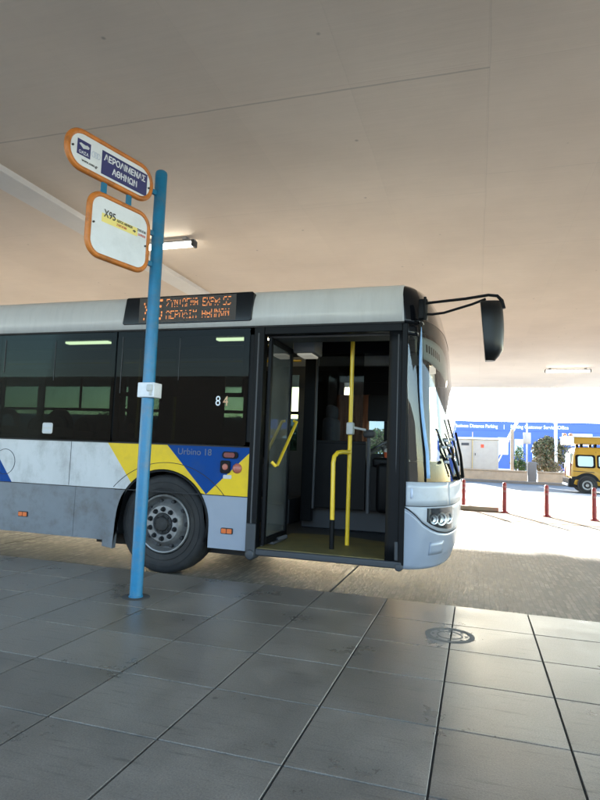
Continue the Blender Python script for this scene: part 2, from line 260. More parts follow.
# ------------------------------------------------------------------ mesh builder
SPLIT = {'reflective_band','badge_lettering','route_text','window_screen','cab_side_trim','cab_partition','dashboard','driver_seat','interior_ceiling','clamp','floor','bumper_trim','screw','link_strap','bracket','end_cap','wheel_housing','door_seal','sun_blind','wiper_joint','wheel_nut','hand_hole','roof_rack_foot','door_hinge','door_actuator','grab_pole','tyre','trim','door_frame','partition_post','axle','pipe_frame','wall','roof_edge','emblem','mirror_bracket','ticket_reader'}
class MB:
    def __init__(s): s.v = []; s.f = []; s.m = []; s.cur = 0
    def add(s, vs, fs):
        o = len(s.v); s.v += [tuple(v) for v in vs]; s.f += [tuple(i+o for i in f) for f in fs]; s.m += [s.cur]*len(fs); return s
    def box(s, x0, y0, z0, x1, y1, z1):
        return s.add([(x0,y0,z0),(x1,y0,z0),(x1,y1,z0),(x0,y1,z0),(x0,y0,z1),(x1,y0,z1),(x1,y1,z1),(x0,y1,z1)],
                     [(0,3,2,1),(4,5,6,7),(0,1,5,4),(1,2,6,5),(2,3,7,6),(3,0,4,7)])
    def bbox(s, x0, y0, z0, x1, y1, z1, r=.01, seg=3):     # box with rounded edges
        bm = bmesh.new(); bmesh.ops.create_cube(bm, size=1)
        for v in bm.verts: v.co = ((x0+x1)/2+v.co.x*(x1-x0), (y0+y1)/2+v.co.y*(y1-y0), (z0+z1)/2+v.co.z*(z1-z0))
        bmesh.ops.bevel(bm, geom=bm.edges[:], offset=r, segments=seg, affect='EDGES', profile=.5)
        s.add([v.co[:] for v in bm.verts], [[v.index for v in f.verts] for f in bm.faces]) if not bm.verts.index_update() else None
        bm.free(); return s
    def tube(s, pts, r, seg=12, cap=True):
        pts = [Vector(p) for p in pts]; n = len(pts)
        rs = r if isinstance(r, (list, tuple)) else [r]*n
        vs = []; up = None
        for i, p in enumerate(pts):
            t = (pts[min(i+1, n-1)]-pts[max(i-1, 0)]).normalized()
            if up is None:
                up = Vector((0,0,1)) if abs(t.z) < .9 else Vector((1,0,0))
            a = (up - t*up.dot(t)).normalized(); up = a; b = t.cross(a)
            for k in range(seg):
                q = 2*PI*k/seg; vs.append(p + a*rs[i]*math.cos(q) + b*rs[i]*math.sin(q))
        fs = []
        for i in range(n-1):
            for k in range(seg):
                k2 = (k+1) % seg; fs.append((i*seg+k, i*seg+k2, (i+1)*seg+k2, (i+1)*seg+k))
        if cap: fs += [tuple(range(seg-1,-1,-1)), tuple(range((n-1)*seg, n*seg))]
        return s.add(vs, fs)
    def lathe(s, prof, c, ax='Z', seg=32):                # prof: (radius, height)
        vs = []; fs = []
        for r, h in prof:
            for k in range(seg):
                q = 2*PI*k/seg; a, b = r*math.cos(q), r*math.sin(q)
                vs.append((c[0]+a, c[1]+h, c[2]+b) if ax == 'Y' else (c[0]+a, c[1]+b, c[2]+h) if ax == 'Z' else (c[0]+h, c[1]+a, c[2]+b))
        for i in range(len(prof)-1):
            for k in range(seg):
                k2 = (k+1) % seg; fs.append((i*seg+k, i*seg+k2, (i+1)*seg+k2, (i+1)*seg+k))
        return s.add(vs, fs)
    def plate(s, poly, y0, y1, fn=None):                  # polygon in (x,z), extruded in y ; fn maps (a,b,h)->xyz
        fn = fn or (lambda a, b, h: (a, h, b))
        bm = bmesh.new()
        v0 = [bm.verts.new(fn(a, b, y0)) for a, b in poly]; v1 = [bm.verts.new(fn(a, b, y1)) for a, b in poly]
        n = len(poly)
        f0 = bm.faces.new(v0); f1 = bm.faces.new(v1[::-1])
        for i in range(n): bm.faces.new((v0[i], v1[i], v1[(i+1)%n], v0[(i+1)%n]))
        bmesh.ops.triangulate(bm, faces=[f0, f1]); bmesh.ops.recalc_face_normals(bm, faces=bm.faces[:])
        bm.verts.index_update()
        s.add([v.co[:] for v in bm.verts], [[v.index for v in f.verts] for f in bm.faces]); bm.free(); return s
    def grid(s, rows, closed=False):
        nc = len(rows[0]); vs = [p for r in rows for p in r]; fs = []
        for i in range(len(rows)-1):
            for k in range(nc if closed else nc-1):
                k2 = (k+1) % nc; fs.append((i*nc+k, i*nc+k2, (i+1)*nc+k2, (i+1)*nc+k))
        return s.add(vs, fs)
    def build(s, name, mats, parent=None, smooth=True, ang=35, solid=0, bevel=0, loc=None, fixn=True, nosplit=False):
        if name in SPLIT and parent and not nosplit:      # separate pieces become parts of their own
            return [p.build(name, mats, parent, smooth, ang, solid, bevel, loc, fixn, True) for p in islands(s)][0]
        if not isinstance(mats, (list, tuple)): mats = [mats]
        o_ = Vector(loc) if loc else (parent_world(parent) if parent else Vector((0,0,0)))
        me = bpy.data.meshes.new(name); me.from_pydata([tuple(Vector(v)-o_) for v in s.v], [], s.f)
        for i, p in enumerate(me.polygons): p.material_index = s.m[i]
        for k in mats: me.materials.append(M[k] if isinstance(k, str) else k)
        if fixn:
            bm = bmesh.new(); bm.from_mesh(me); bmesh.ops.recalc_face_normals(bm, faces=bm.faces[:]); bm.to_mesh(me); bm.free()
        if smooth: me.shade_smooth(); me.set_sharp_from_angle(angle=math.radians(ang))
        o = bpy.data.objects.new(name, me); C.objects.link(o)
        if parent: o.parent = parent
        elif loc: o.location = loc
        if bevel:
            b = o.modifiers.new('bevel', 'BEVEL'); b.width = bevel; b.segments = 2; b.limit_method = 'ANGLE'
        if solid:
            b = o.modifiers.new('solid', 'SOLIDIFY'); b.thickness = solid; b.offset = -1 if solid > 0 else 1; b.thickness = abs(solid)
        return o
def islands(mb):
    par = list(range(len(mb.v)))
    def fd(a):
        while par[a] != a: par[a] = par[par[a]]; a = par[a]
        return a
    key = {}
    for f in mb.f:
        for i in f[1:]: par[fd(i)] = fd(f[0])
    out = {}
    for f, m in zip(mb.f, mb.m): out.setdefault(fd(f[0]), []).append((f, m))
    res = []
    for fl in out.values():
        n = MB(); ids = {}
        for f, m in fl:
            n.f.append(tuple(ids.setdefault(i, len(ids)) for i in f)); n.m.append(m)
        n.v = [mb.v[i] for i in ids]; res.append(n)
    return res
def split_build(mb, name, m, parent, **k):           # every separate piece becomes an object of its own
    return [p.build(name, m, parent, **k) for p in islands(mb)]
def parent_world(o):
    v = Vector((0,0,0))
    while o: v += Vector(o.location); o = o.parent
    return v
def tag(o, label=None, cat=None, group=None, kind=None):
    if label: o['label'] = label
    if cat: o['category'] = cat
    if group: o['group'] = group
    if kind: o['kind'] = kind
    return o
def thing(name, loc, label, cat, group=None):
    o = bpy.data.objects.new(name, None); C.objects.link(o); o.location = loc; o.empty_display_size = .2
    return tag(o, label, cat, group)
def copy_tree(o, parent=None):
    c = o.copy(); C.objects.link(c); c.parent = parent
    for ch in [k for k in bpy.data.objects if k.parent == o]: copy_tree(ch, c)
    return c
def text(s, size, m, parent, mtx, name='lettering', align='LEFT', bold=0, sx=1.0, ext=.0006, fit=None):
    cu = bpy.data.curves.new(name, 'FONT'); cu.body = s; cu.size = size; cu.align_x = align; cu.align_y = 'CENTER'; cu.extrude = ext; cu.offset = bold
    cu.resolution_u = 4
    t = bpy.data.objects.new(name, cu); C.objects.link(t)
    dg = bpy.context.evaluated_depsgraph_get(); dg.update()
    me = bpy.data.meshes.new_from_object(t.evaluated_get(dg)); bpy.data.objects.remove(t)
    me.materials.clear(); me.materials.append(M[m])
    if fit:
        xs_ = [v.co.x for v in me.vertices]; sx = fit/(max(xs_)-min(xs_))
    off = parent_world(parent)
    me.transform(Matrix.Translation(-off) @ mtx @ Matrix.Diagonal((sx,1,1,1)))
    o = bpy.data.objects.new(name, me); C.objects.link(o); o.parent = parent
    return o
def basis(o, ux, uz):      # text plane: ux right, uz up
    ux = Vector(ux).normalized(); uz = Vector(uz).normalized(); n = ux.cross(uz)
    m = Matrix((( ux.x,uz.x,n.x,o[0]),(ux.y,uz.y,n.y,o[1]),(ux.z,uz.z,n.z,o[2]),(0,0,0,1)))
    return m
def struct(o): o['kind'] = 'structure'; return o

# ------------------------------------------------------------------ setting
GX0, GY0, T = -.643, 1.513, .5
b = MB(); b.cur = 0
tints = []
g = .0045; bv = .0015
for i in range(-24, 26):
    for j in range(-16, 6):
        x0, y0 = GX0+i*T+g, GY0+j*T+g; x1, y1 = x0+T-2*g, y0+T-2*g
        h = [random.uniform(-.0007,.0007) for _ in range(4)]
        o0 = len(b.f)
        b.add([(x0,y0,-.012),(x1,y0,-.012),(x1,y1,-.012),(x0,y1,-.012),(x0,y0,h[0]-bv),(x1,y0,h[1]-bv),(x1,y1,h[2]-bv),(x0,y1,h[3]-bv),
               (x0+bv,y0+bv,h[0]),(x1-bv,y0+bv,h[1]),(x1-bv,y1-bv,h[2]),(x0+bv,y1-bv,h[3])],
              [(8,9,10,11),(0,1,5,4),(1,2,6,5),(2,3,7,6),(3,0,4,7),(4,5,9,8),(5,6,10,9),(6,7,11,10),(7,4,8,11)])
        tints += [random.uniform(.84,1.14)]*(len(b.f)-o0)
YE = GY0+6*T
nt0 = len(b.f)
b.cur = 1
b.box(GX0-12, -6.5, ZR-.1, GX0+13, YE-.004, -.009)
tints += [1]*(len(b.f)-nt0)
pl = struct(b.build('platform', ['tile', mat('grout', (.035,.034,.032), .9)], smooth=False, fixn=True))
a = pl.data.attributes.new('tint', 'FLOAT', 'FACE')
a.data.foreach_set('value', tints)
struct(MB().add([(-400,-60,-.24),(400,-60,-.24),(400,900,-.24),(-400,900,-.24)], [(0,1,2,3)]).build('ground', 'ground', smooth=False))
# road concrete slabs with joints every 4 m along X
b = MB()
for i in range(-8, 6):
    x0 = -1.25+i*4.2; b.box(x0+.008, YE+.002, -.3, x0+4.2-.008, 12.4, ZR)
struct(b.build('road', 'road', smooth=False, bevel=.004))
struct(MB().box(-60, 12.4, -.3, 60, 15.6, ZR+.006).build('traffic_island', 'island', smooth=False))
struct(MB().box(-60, 15.6, -.3, 60, 18.2, ZR-.003).build('asphalt_strip', 'asphalt', smooth=False))
struct(MB().box(-60, 24.6, -.3, 60, 31.0, ZR-.004).build('outer_lane', M['lane_dark'], smooth=False))
struct(MB().box(-60, 18.2, -.3, 60, 24.6, ZR-.002).build('far_road', 'lane', smooth=False))
struct(MB().box(-60, 31.0, -.3, 60, 31.35, ZR+.13).build('kerb', mat('kerb_grey', (.12,.115,.11), .8, var=.15), smooth=False, bevel=.02))
struct(MB().box(-60, 31.35, -.3, 60, 49.0, ZR+.11).build('far_pavement', 'ground', smooth=False))
# canopy soffit, unseen rear edge set short so sky light gets in
b = MB(); b.box(-26, -2.0, 4.0, 8.5, 24.9, 4.7)
struct(b.build('ceiling', 'ceil', smooth=False))
struct(MB().box(-5.19, -1.9, 3.93, -4.83, 24.8, 4.01).build('ceiling_beam', 'beam', smooth=False, bevel=.01))
b = MB(); b.box(-40, -24, -.3, 30, -22, 5.5)  # unseen wall added behind the camera to keep window reflections dark
struct(b.build('added_back_wall', 'wallb', smooth=False))

# ------------------------------------------------------------------ bus stop sign
PX, PY = -2.36, 3.74
dx, dy = -.258, -.966
sign = thing('bus_stop_sign', (PX,PY,0), 'blue bus stop pole with two orange framed white sign plates standing on the grey tiles', 'bus stop sign')
b = MB(); b.lathe([(0,3.225),(.03,3.225),(.042,3.215),(.046,3.2),(.046,.012),(.052,.01),(.052,0),(0,0)], (PX,PY,0), seg=28)
b.build('pole', 'blue_paint', sign)
b = MB(); b.lathe([(.046,.002),(.1,.0015),(.101,.0),(.046,0)], (PX,PY,.001), seg=28); b.build('base_ring', mat('mortar_patch', (.05,.048,.045), .9, var=.2, vscale=30), sign)
b = MB()
b.bbox(PX-.055, PY-.062, 1.455, PX+.085, PY+.05, 1.565, .006); b.build('clamp', 'clampw', sign)
b = MB(); b.bbox(PX+.03, PY-.08, 1.50, PX+.075, PY-.055, 1.55, .008); b.tube([(PX+.06,PY-.07,1.47),(PX+.06,PY-.07,1.50)], .008); b.build('clamp_buckle', 'ltgrey', sign)
def sp(d, z, off=0): return (PX+dx*d-dy*off, PY+dy*d+dx*off, z)       # off>0 : toward the reader (+X side)
def rrect(d0, z0, d1, z1, r, n=8):
    pts = []
    for cx, cz, a0 in ((d1-r, z1-r, 0), (d0+r, z1-r, 90), (d0+r, z0+r, 180), (d1-r, z0+r, 270)):
        for k in range(n+1):
            q = math.radians(a0+90*k/n); pts.append((cx+r*math.cos(q), cz+r*math.sin(q)))
    return pts
def plate_sign(d0, z0, d1, z1, r, nm):
    pts = rrect(d0, z0, d1, z1, r)
    face = MB().plate(pts, -.012, .012, lambda a, c, h: sp(a, c, h)).build(nm, 'sign_white', sign)
    cl = [sp(a, c) for a, c in pts]; cl.append(cl[0]); cl.append(cl[1])
    MB().tube(cl, .021, 12, cap=False).build('frame', 'orange', face)
    b = MB()
    for d, z in ((d1-.03, (z0+z1)/2), (d0+.028, (z0+z1)/2-.02)):
        c = sp(d, z, .012); b.tube([c, sp(d, z, .022)], .007, 8)
    b.build('screw', 'ink', face)
    return face
f1 = plate_sign(.105, 2.925, .825, 3.175, .115, 'name_plate')
f2 = plate_sign(.105, 2.385, .625, 2.815, .10, 'route_plate')
b = MB()
for d in (.30, .52): b.box(-1,-1,-1,-1,-1,-1); b.v = b.v[:-8]; b.f = b.f[:-6]; b.m = b.m[:-6]; b.plate([(d-.02,2.81),(d+.02,2.81),(d+.02,2.93),(d-.02,2.93)], -.008, .008, lambda a, c, h: sp(a, c, h))
b.build('link_strap', 'blue_paint', sign)
b = MB()
for z in (3.03, 2.71, 2.47): b.plate([(.03,z-.018),(.10,z-.018),(.10,z+.018),(.03,z+.018)], -.01, .01, lambda a, c, h: sp(a, c, h))
b.build('bracket', 'blue_paint', sign)
for z in (3.18,3.08,2.95,2.74,2.65,2.42):
    pass
ux = (-dx, -dy, 0)
def sm(d, z, off=.0128): return basis(sp(d, z, off), ux, (0,0,1))
b = MB().plate([(.15,2.957),(.562,2.957),(.562,3.125),(.15,3.125)], .0122, .0135, lambda a, c, h: sp(a, c, h)); b.build('name_panel', 'sign_navy', f1)
text('ΑΕΡΟΛΙΜΕΝΑΣ', .062, 'sign_white', f1, sm(.356, 3.080, .014), align='CENTER', bold=.0017, fit=.375)
text('ΑΘΗΝΩΝ', .062, 'sign_white', f1, sm(.356, 3.006, .014), align='CENTER', bold=.0015, fit=.225)
b = MB().plate([(.655,3.01),(.76,3.01),(.76,3.115),(.655,3.115)], .0122, .0132, lambda a, c, h: sp(a, c, h)); b.build('logo_square', 'sign_navy', f1)
# winged mark on the logo square
wing = [(.752,3.095),(.735,3.108),(.715,3.104),(.700,3.090),(.690,3.100),(.672,3.108),(.650,3.098),(.655,3.078),(.675,3.088),(.690,3.072),(.710,3.062),(.722,3.075),(.735,3.09)]
wing = [((x_-.70)*.8+.706, (z_-3.09)*.75+3.080) for x_, z_ in wing]
MB().plate(wing, .0134, .0144, lambda a, c, h: sp(a, c, h)).build('logo_mark', 'sign_white', f1)
text('ΟΑΣΑ', .03, 'sign_white', f1, sm(.708, 3.030, .0138), align='CENTER', bold=.0003, fit=.075)
text('www.oasa.gr', .028, 'ink', f1, sm(.655, 2.982), align='CENTER', bold=.0005, fit=.13)
b = MB()
for k, d in enumerate((.63, .61, .59)):
    ring = [sp(d+.014*math.cos(q*PI/8), 3.06+.02*math.sin(q*PI/8), .0126) for q in range(18)]; b.tube(ring, .0022, 5, cap=False)
b.build('emblem', 'ink_grey', f1)
# route plate content
MB().plate([(.175,2.628),(.53,2.628),(.53,2.69),(.175,2.69)], .0122, .0130, lambda a, c, h: sp(a, c, h)).build('route_strip', 'sign_yellow', f2)
b = MB().plate([(.128,2.625),(.21,2.625),(.21,2.693),(.128,2.693)], .0131, .0137, lambda a, c, h: sp(a, c, h)); b.build('route_strip_end', 'sign_white', f2)
text('Χ95', .072, 'ink', f2, sm(.463, 2.69, .0145), align='CENTER', bold=.0010, fit=.10)
text('ΑΕΡΟΛ. ΑΘΗΝΩΝ', .026, 'ink', f2, sm(.402, 2.676, .0144), bold=.0003, fit=.14)
text('ΣΥΝΤΑΓΜΑ', .022, 'ink_red', f2, sm(.402, 2.648, .0144), bold=.0003, fit=.09)
text('ΣΥΝΤΑΓΜΑ', .026, 'ink', f2, sm(.215, 2.678, .0148), bold=.0003, fit=.082)
text('EXPRESS', .024, 'ink_red', f2, sm(.205, 2.646, .0148), bold=.0003, fit=.068)
MB().plate([(.255,2.653),(.24,2.653),(.24,2.646),(.225,2.658),(.24,2.670),(.24,2.663),(.255,2.663)], .0132, .014, lambda a, c, h: sp(a, c, h)).build('arrow', 'ink', f2)

# ------------------------------------------------------------------ ceiling lamps
def lamp(loc, L, label):
    t = thing('ceiling_lamp', loc, label, 'lamp', 'fluorescent lamps under the canopy')
    x, y, z = loc
    b = MB(); b.bbox(x-L/2, y-.05, z-.068, x+L/2, y+.05, z-.04, .01); b.box(x-L/2+.12, y-.05, z-.035, x-L/2+.18, y+.05, z+.01); b.box(x+L/2-.18, y-.05, z-.035, x+L/2-.12, y+.05, z+.01)
    b.build('housing', 'steel', t)
    b = MB(); b.tube([(x-L/2+.04,y,z-.10),(x+L/2-.04,y,z-.10)], .036, 14); b.build('tube', 'tube', t)
    b = MB()
    for s in (-1, 1): b.bbox(x+s*(L/2-.02)-.02, y-.06, z-.14, x+s*(L/2-.02)+.02, y+.06, z-.05, .008)
    b.build('end_cap', 'mdgrey', t)
lamp((-4.33, 6.9, 4.0), 1.16, 'lit fluorescent ceiling lamp seen right behind the blue bus stop pole')
lamp((2.70, 19.45, 4.0), 1.33, 'lit fluorescent ceiling lamp near the far edge of the ceiling above the yellow van')

# ------------------------------------------------------------------ bus
bus = thing('city_bus', (-3.0, D+1.27, ZR), 'city bus in white, blue and yellow with open front door, parked beside the platform', 'bus')
XE = -11.0
HX, HZ, AR = -2.92, .346, .508
def arch(cx=HX, n=20, r=AR, a0=0, a1=180):
    return [(cx+r*math.cos(math.radians(a0+(a1-a0)*k/n)), HZ+.02+r*math.sin(math.radians(a0+(a1-a0)*k/n))) for k in range(n+1)]
# grey skirt left of the arch
ZS = .655
def arch_z(x):
    d = AR*AR-(x-HX)**2
    return HZ+.02+math.sqrt(d) if d > 0 else None
y0, y1 = D, D+.03
b = MB()
aL = [(x, z) for x, z in arch() if x < HX and z <= ZS]       # going down on the left side
xs = HX-math.sqrt(AR**2-(ZS-HZ-.02)**2)
b.cur = 0; b.plate([(XE,.15),(-3.93,.145),(-3.93,ZS),(XE,ZS)], y0, y1)
b.cur = 0; b.plate([(-3.926,.145),(HX-AR-.145,.145),(HX-AR-.10,.50),(HX-AR-.03,ZS),(-3.926,ZS)], y0, y1)
b.cur = 1   # lower right panel (pale blue grey)
xr = HX+math.sqrt(AR**2-(ZS-HZ-.02)**2)
aR = [(x, z) for x, z in arch() if x > HX and z <= ZS]
b.plate([(-2.03,.165),(-2.03,ZS)]+[(xr,ZS)]+aR[::-1]+[(HX+AR,.165)], y0, y1)
# upper painted band
b.cur = 2
zT = 1.115
b.plate([(XE,ZS+.002),(-5.35,ZS+.002),(-5.35,zT),(XE,zT)], y0, y1)
b.plate([(-5.35,ZS+.002),(-4.73,ZS+.002),(-5.10,zT),(-5.35,zT)], y0+.0, y1) if False else None
b.plate([(-4.745,ZS+.002),(xs,ZS+.002)]+[(x,z) for x,z in arch() if x < HX and ZS < z and x < -3.28][::-1]+[(-3.28,arch_z(-3.28)),(-3.58,zT),(-5.10,zT)], y0, y1)
b.cur = 4
b.plate([(-5.35,ZS+.002),(-4.745,ZS+.002),(-5.10,zT),(-5.35,zT)], y0, y1)
b.cur = 3
xb = -2.455
am = [(x,z) for x,z in arch(n=40) if -3.28 < x < xb-.02 and z > ZS][::-1]
b.plate([(-3.28,arch_z(-3.28))]+am+[(xb,ZS+.002),(-2.90,zT),(-3.58,zT)], y0, y1)
b.cur = 4
b.plate([(xb,ZS+.002),(-2.03,1.06),(-2.03,zT),(-2.90,zT)], y0, y1)
b.cur = 3
b.plate([(xb,ZS+.002),(-2.03,ZS+.002),(-2.03,1.06)], y0, y1)
b.build('side_panel', ['bus_grey','bus_silver','bus_white','bus_yellow','bus_blue'], bus, smooth=False)
# seams
b = MB()
arc = [(HX+.80*math.cos(math.radians(q)), D-.001, HZ+.02+.60*math.sin(math.radians(q))) for q in range(30, 151, 5)]
arcs = [(HX+.04+.82*math.cos(math.radians(q)), D-.0005, .10+.84*math.sin(math.radians(q))) for q in range(41, 141, 4)]
b.tube(arcs, .0032, 6)
b.box(-4.02, D-.0015, ZS+.01, -4.015, D+.005, zT)
b.tube([(-4.86+.135*math.cos(q/12*PI), D-.001, .87+.135*math.sin(q/12*PI)) for q in range(25)], .003, 6)
b.box(XE, D-.003, ZS-.004, -2.03, D+.001, ZS+.004)
b.build('panel_seam', 'seam', bus)
# arch lip and mudflap
b = MB()
oo = [(HX+(AR+.0)*math.cos(math.radians(q)), HZ+.02+(AR)*math.sin(math.radians(q))) for q in range(-18, 200, 6)]
b.grid([[(x, D-.006, z) for x, z in oo], [(HX+(x-HX)*.955, D-.004, HZ+.02+(z-HZ-.02)*.955) for x, z in oo], [(HX+(x-HX)*.95, D+.48, HZ+.02+(z-HZ-.02)*.95) for x, z in oo]])
b.build('wheel_arch', 'black', bus, solid=.004)
b = MB(); b.plate([(HX-AR-.14,.085),(HX-AR-.02,.07),(HX-AR-.005,.366)]+[(x, z) for x, z in arch(a0=180, a1=120, n=10) if z < ZS-.01]+[(xs, ZS-.006),(HX-AR-.025,ZS-.006),(HX-AR-.095,.50),(HX-AR-.135,.20)], D-.008, D+.05)
b.build('wheel_guard', 'bus_grey', bus, bevel=.006)
# roof and far side
prof = [(0,2.262),(0,2.38),(.004,2.45),(.02,2.53),(.055,2.595),(.11,2.63),(.25,2.66),(.6,2.69),(1.275,2.70)]
full = [(a, z) for a, z in prof]+[(2.55-a, z) for a, z in prof[::-1][1:]]
b = MB(); b.grid([[(x, D+a, z) for a, z in full] for x in (XE, -8, -5, -3, -.64)])
b.build('roof', 'bus_roof', bus, solid=.03)
b = MB(); b.box(XE, D, .15, XE+.03, D+2.55, 2.65); b.build('rear_panel', 'bus_white', bus)
YF = D+2.55
b = MB(); b.box(XE, YF-.03, .15, -.6, YF, 1.10); b.box(XE, YF-.03, 2.15, -.6, YF, 2.27)
for x in (-9.7,-8.2,-6.7,-5.2,-3.72,-2.3): b.box(x-.06, YF-.035, 1.10, x+.06, YF+.002, 2.15)
b.box(-.75, YF-.03, 1.10, -.6, YF, 2.15)
b.box(-1.9,YF-.03,1.1,-1.72,YF,2.15)
b.build('far_side_panel', ['mdgrey'], bus, smooth=False)
for x0_, x1_ in ((-11,-9.76),(-9.64,-8.26),(-8.14,-6.76),(-6.64,-5.26),(-5.14,-3.78),(-3.66,-2.36),(-2.24,-1.9),(-1.72,-.75)):
    w = MB(); zb = 1.62
    w.box(x0_, YF-.03, zb-.022, x1_, YF-.005, zb+.022)
    if x1_ < -2.3:
        w.box((x0_+x1_)/2-.015, YF-.03, zb+.02, (x0_+x1_)/2+.015, YF-.005, 2.15)
    else: w = MB(); w.box(x0_, YF-.03, 2.12, x1_, YF-.005, 2.149)
    fr = w.build('window', 'black', bus, smooth=False)
    MB().box(x0_, YF-.018, 1.10, x1_, YF-.014, 2.15).build('pane', 'window_glass' if x1_ < -2.0 else 'screen_glass', fr, smooth=False)
# near-side window band
b = MB()
b.box(XE, D+.012, 2.19, -2.03, D+.05, 2.262); b.box(XE, D+.012, 1.117, -2.03, D+.05, 1.165)
for x, w in ((-9.55,.05),(-8.05,.05),(-6.53,.05),(-5.03,.045),(-3.545,.055)): b.box(x-w, D+.012, 1.12, x+w, D+.05, 2.26)
b.box(-2.12, D+.012, 1.12, -2.03, D+.05, 2.26)
b.build('window_surround', 'black', bus, smooth=False)
wins = [(-11,-9.6,1.83),(-9.5,-8.1,1.61),(-8.0,-6.58,1.83),(-6.48,-5.075,1.61),(-4.985,-3.60,1.83),(-3.49,-2.12,1.61)]
for x0_, x1_, zb in wins:
    b = MB(); xm = x0_+(x1_-x0_)*.47
    b.box(x0_, D+.006, zb-.02, x1_, D+.035, zb+.02)
    b.box(xm-.018, D+.006, zb+.02, xm+.018, D+.035, 2.19)
    b.box(x0_, D+.006, zb+.02, x0_+.02, D+.03, 2.19); b.box(x1_-.02, D+.006, zb+.02, x1_, D+.03, 2.19)
    fr = b.build('window', 'black', bus, smooth=False)
    MB().box(x0_-.045, D+.001, 1.13, x1_+.045, D+.0045, 2.25).build('pane', 'window_glass', fr, smooth=False)
    b = MB(); b.box(x0_+.01, D-.003, zb+.01, x0_+.016, D+.003, 2.2)
    b.box(xm+.025, D-.002, 1.95-.2, xm+.029, D+.003, 2.17)
    b.build('trim', 'mdgrey', fr, smooth=False)
b = MB(); b.box(XE, D-.004, 2.256, -.62, D+.01, 2.272); b.box(XE, D-.004, 1.112, -2.03, D+.004, 1.122); b.build('rubber_trim', 'rubber', bus)
# stickers and lettering
b = MB().plate(rrect(-4.40, 1.185, -4.27, 1.30, .02), D-.002, D+.001); o = b.build('sticker', 'ltgrey', bus)
b = MB()
for z in (1.275,1.262,1.225,1.212): b.box(-4.385, D-.0026, z-.0018, -4.285, D-.0018, z+.0018)
b.build('sticker_print', 'ink_grey', o, smooth=False)
tm = lambda x, z: basis((x, D-.002, z), (1,0,0), (0,0,1))
text('8', .135, 'sign_white', bus, tm(-2.405, 1.545), 'fleet_number', sx=.85)
M['digit_amber'] = mat('digit_amber', (.55,.30,.18), .5)
text('4', .135, 'digit_amber', bus, tm(-2.325, 1.545), 'fleet_number', sx=.85)
M['script'] = mat('badge_grey', (.06,.085,.14), .4)
text('Urbino 18', .088, 'script', bus, tm(-2.78, 1.052), 'badge_lettering', sx=1.0)
def lens(name, pts, m, d=.012): return MB().plate(pts, D-d, D+.002).build(name, m, bus, bevel=.003)
base = MB().plate(rrect(-2.30,1.005,-2.14,1.07,.028), D-.012, D+.002).build('side_light', 'black', bus, bevel=.003)
MB().plate(rrect(-2.28,1.015,-2.17,1.06,.02), D-.022, D-.010).build('side_light_lens', 'red_lens', base, bevel=.004)
base = MB().plate(rrect(-2.315,.865,-2.215,.985,.02), D-.014, D+.002).build('door_button', 'black', bus, bevel=.003)
MB().lathe([(0,-.024),(.026,-.022),(.03,-.014)], (-2.264,D,.925), 'Y', 20).build('button_lens', 'pink_lens', base)
MB().lathe([(0,-.028),(.02,-.027),(.034,-.02),(.046,-.008),(.048,.001)], (-2.145,D,.915), 'Y', 28).build('indicator', 'pink_lens', bus)
MB().plate(rrect(-2.285,.815,-2.20,.85,.008), D-.002, D+.001).build('sticker', 'ltgrey', bus)
for x in (-2.22, -4.56):
    base = MB().plate(rrect(x-.06,.305,x+.06,.36,.01), D-.01, D+.002).build('reflector', 'seam', bus, bevel=.002)
    MB().plate(rrect(x-.052,.312,x-.004,.353,.006), D-.016, D-.009).plate(rrect(x+.004,.312,x+.052,.353,.006), D-.016, D-.009).build('reflector_lens', 'amber', base, bevel=.003)
# destination display with dot matrix
F = {'Ε':'1F10101E10101F','Ρ':'1E11111E101010','Σ':'1F10080408101F','Υ':'11110A04040404','Ν':'11191513111111','Τ':'1F040404040404','Α':'0E11111F111111','Γ':'1F101010101010','Μ':'111B1515111111','E':'1F10101E10101F',
 'X':'11110A040A1111','P':'1E11111E101010','R':'1E11111E141211','S':'0F10100E01011E','Ο':'0E11111111110E','Λ':'040A0A11111111','Ι':'0E04040404040E','Θ':'0E11111F11110E','Η':'1111111F111111','Ω':'0E1111110A0A1B','9':'0E11110F01020C','5':'1F101E0101110E',' ':'00000000000000'}
disp = MB().plate([(-3.475,2.322),(-2.085,2.322),(-2.065,2.335),(-2.05,2.59),(-2.065,2.605),(-3.44,2.60),(-3.455,2.59),(-3.49,2.335)], D-.014, D+.05).build('destination_display', 'black_gloss', bus, bevel=.004)
b = MB(); random.seed(3)
def dots(s, x, z, px, pz, ph):
    for ci, ch in enumerate(s):
        g_ = F[ch]
        for r in range(7):
            bits = int(g_[2*r:2*r+2], 16)
            if ((r*3+ph+ci//2) % 5) in (1,) or random.random() < .10: continue
            for c in range(5):
                if bits >> (4-c) & 1:
                    X = x+(ci*6+c)*px; Z = z-r*pz
                    b.box(X-px*.46, D-.0155, Z-pz*.36, X+px*.46, D-.0145, Z+pz*.36)
dots('ΣΥΝΤΑΓΜΑ EXPRESS', -2.985, 2.565, .0074, .0125, 0)
dots('ΑΕΡΟΛΙΜ ΑΘΗΝΩΝ', -2.985, 2.445, .0083, .0122, 2)
dots('X95', -3.24, 2.560, .0125, .031, 1)
b.build('led_text', 'led', disp, smooth=False)
MB().plate([(-3.30,2.335),(-2.23,2.335),(-2.23,2.59),(-3.30,2.59)], D-.0143, D-.012).build('led_panel', mat('led_backing', (.03,.022,.018), .5), disp, smooth=False)
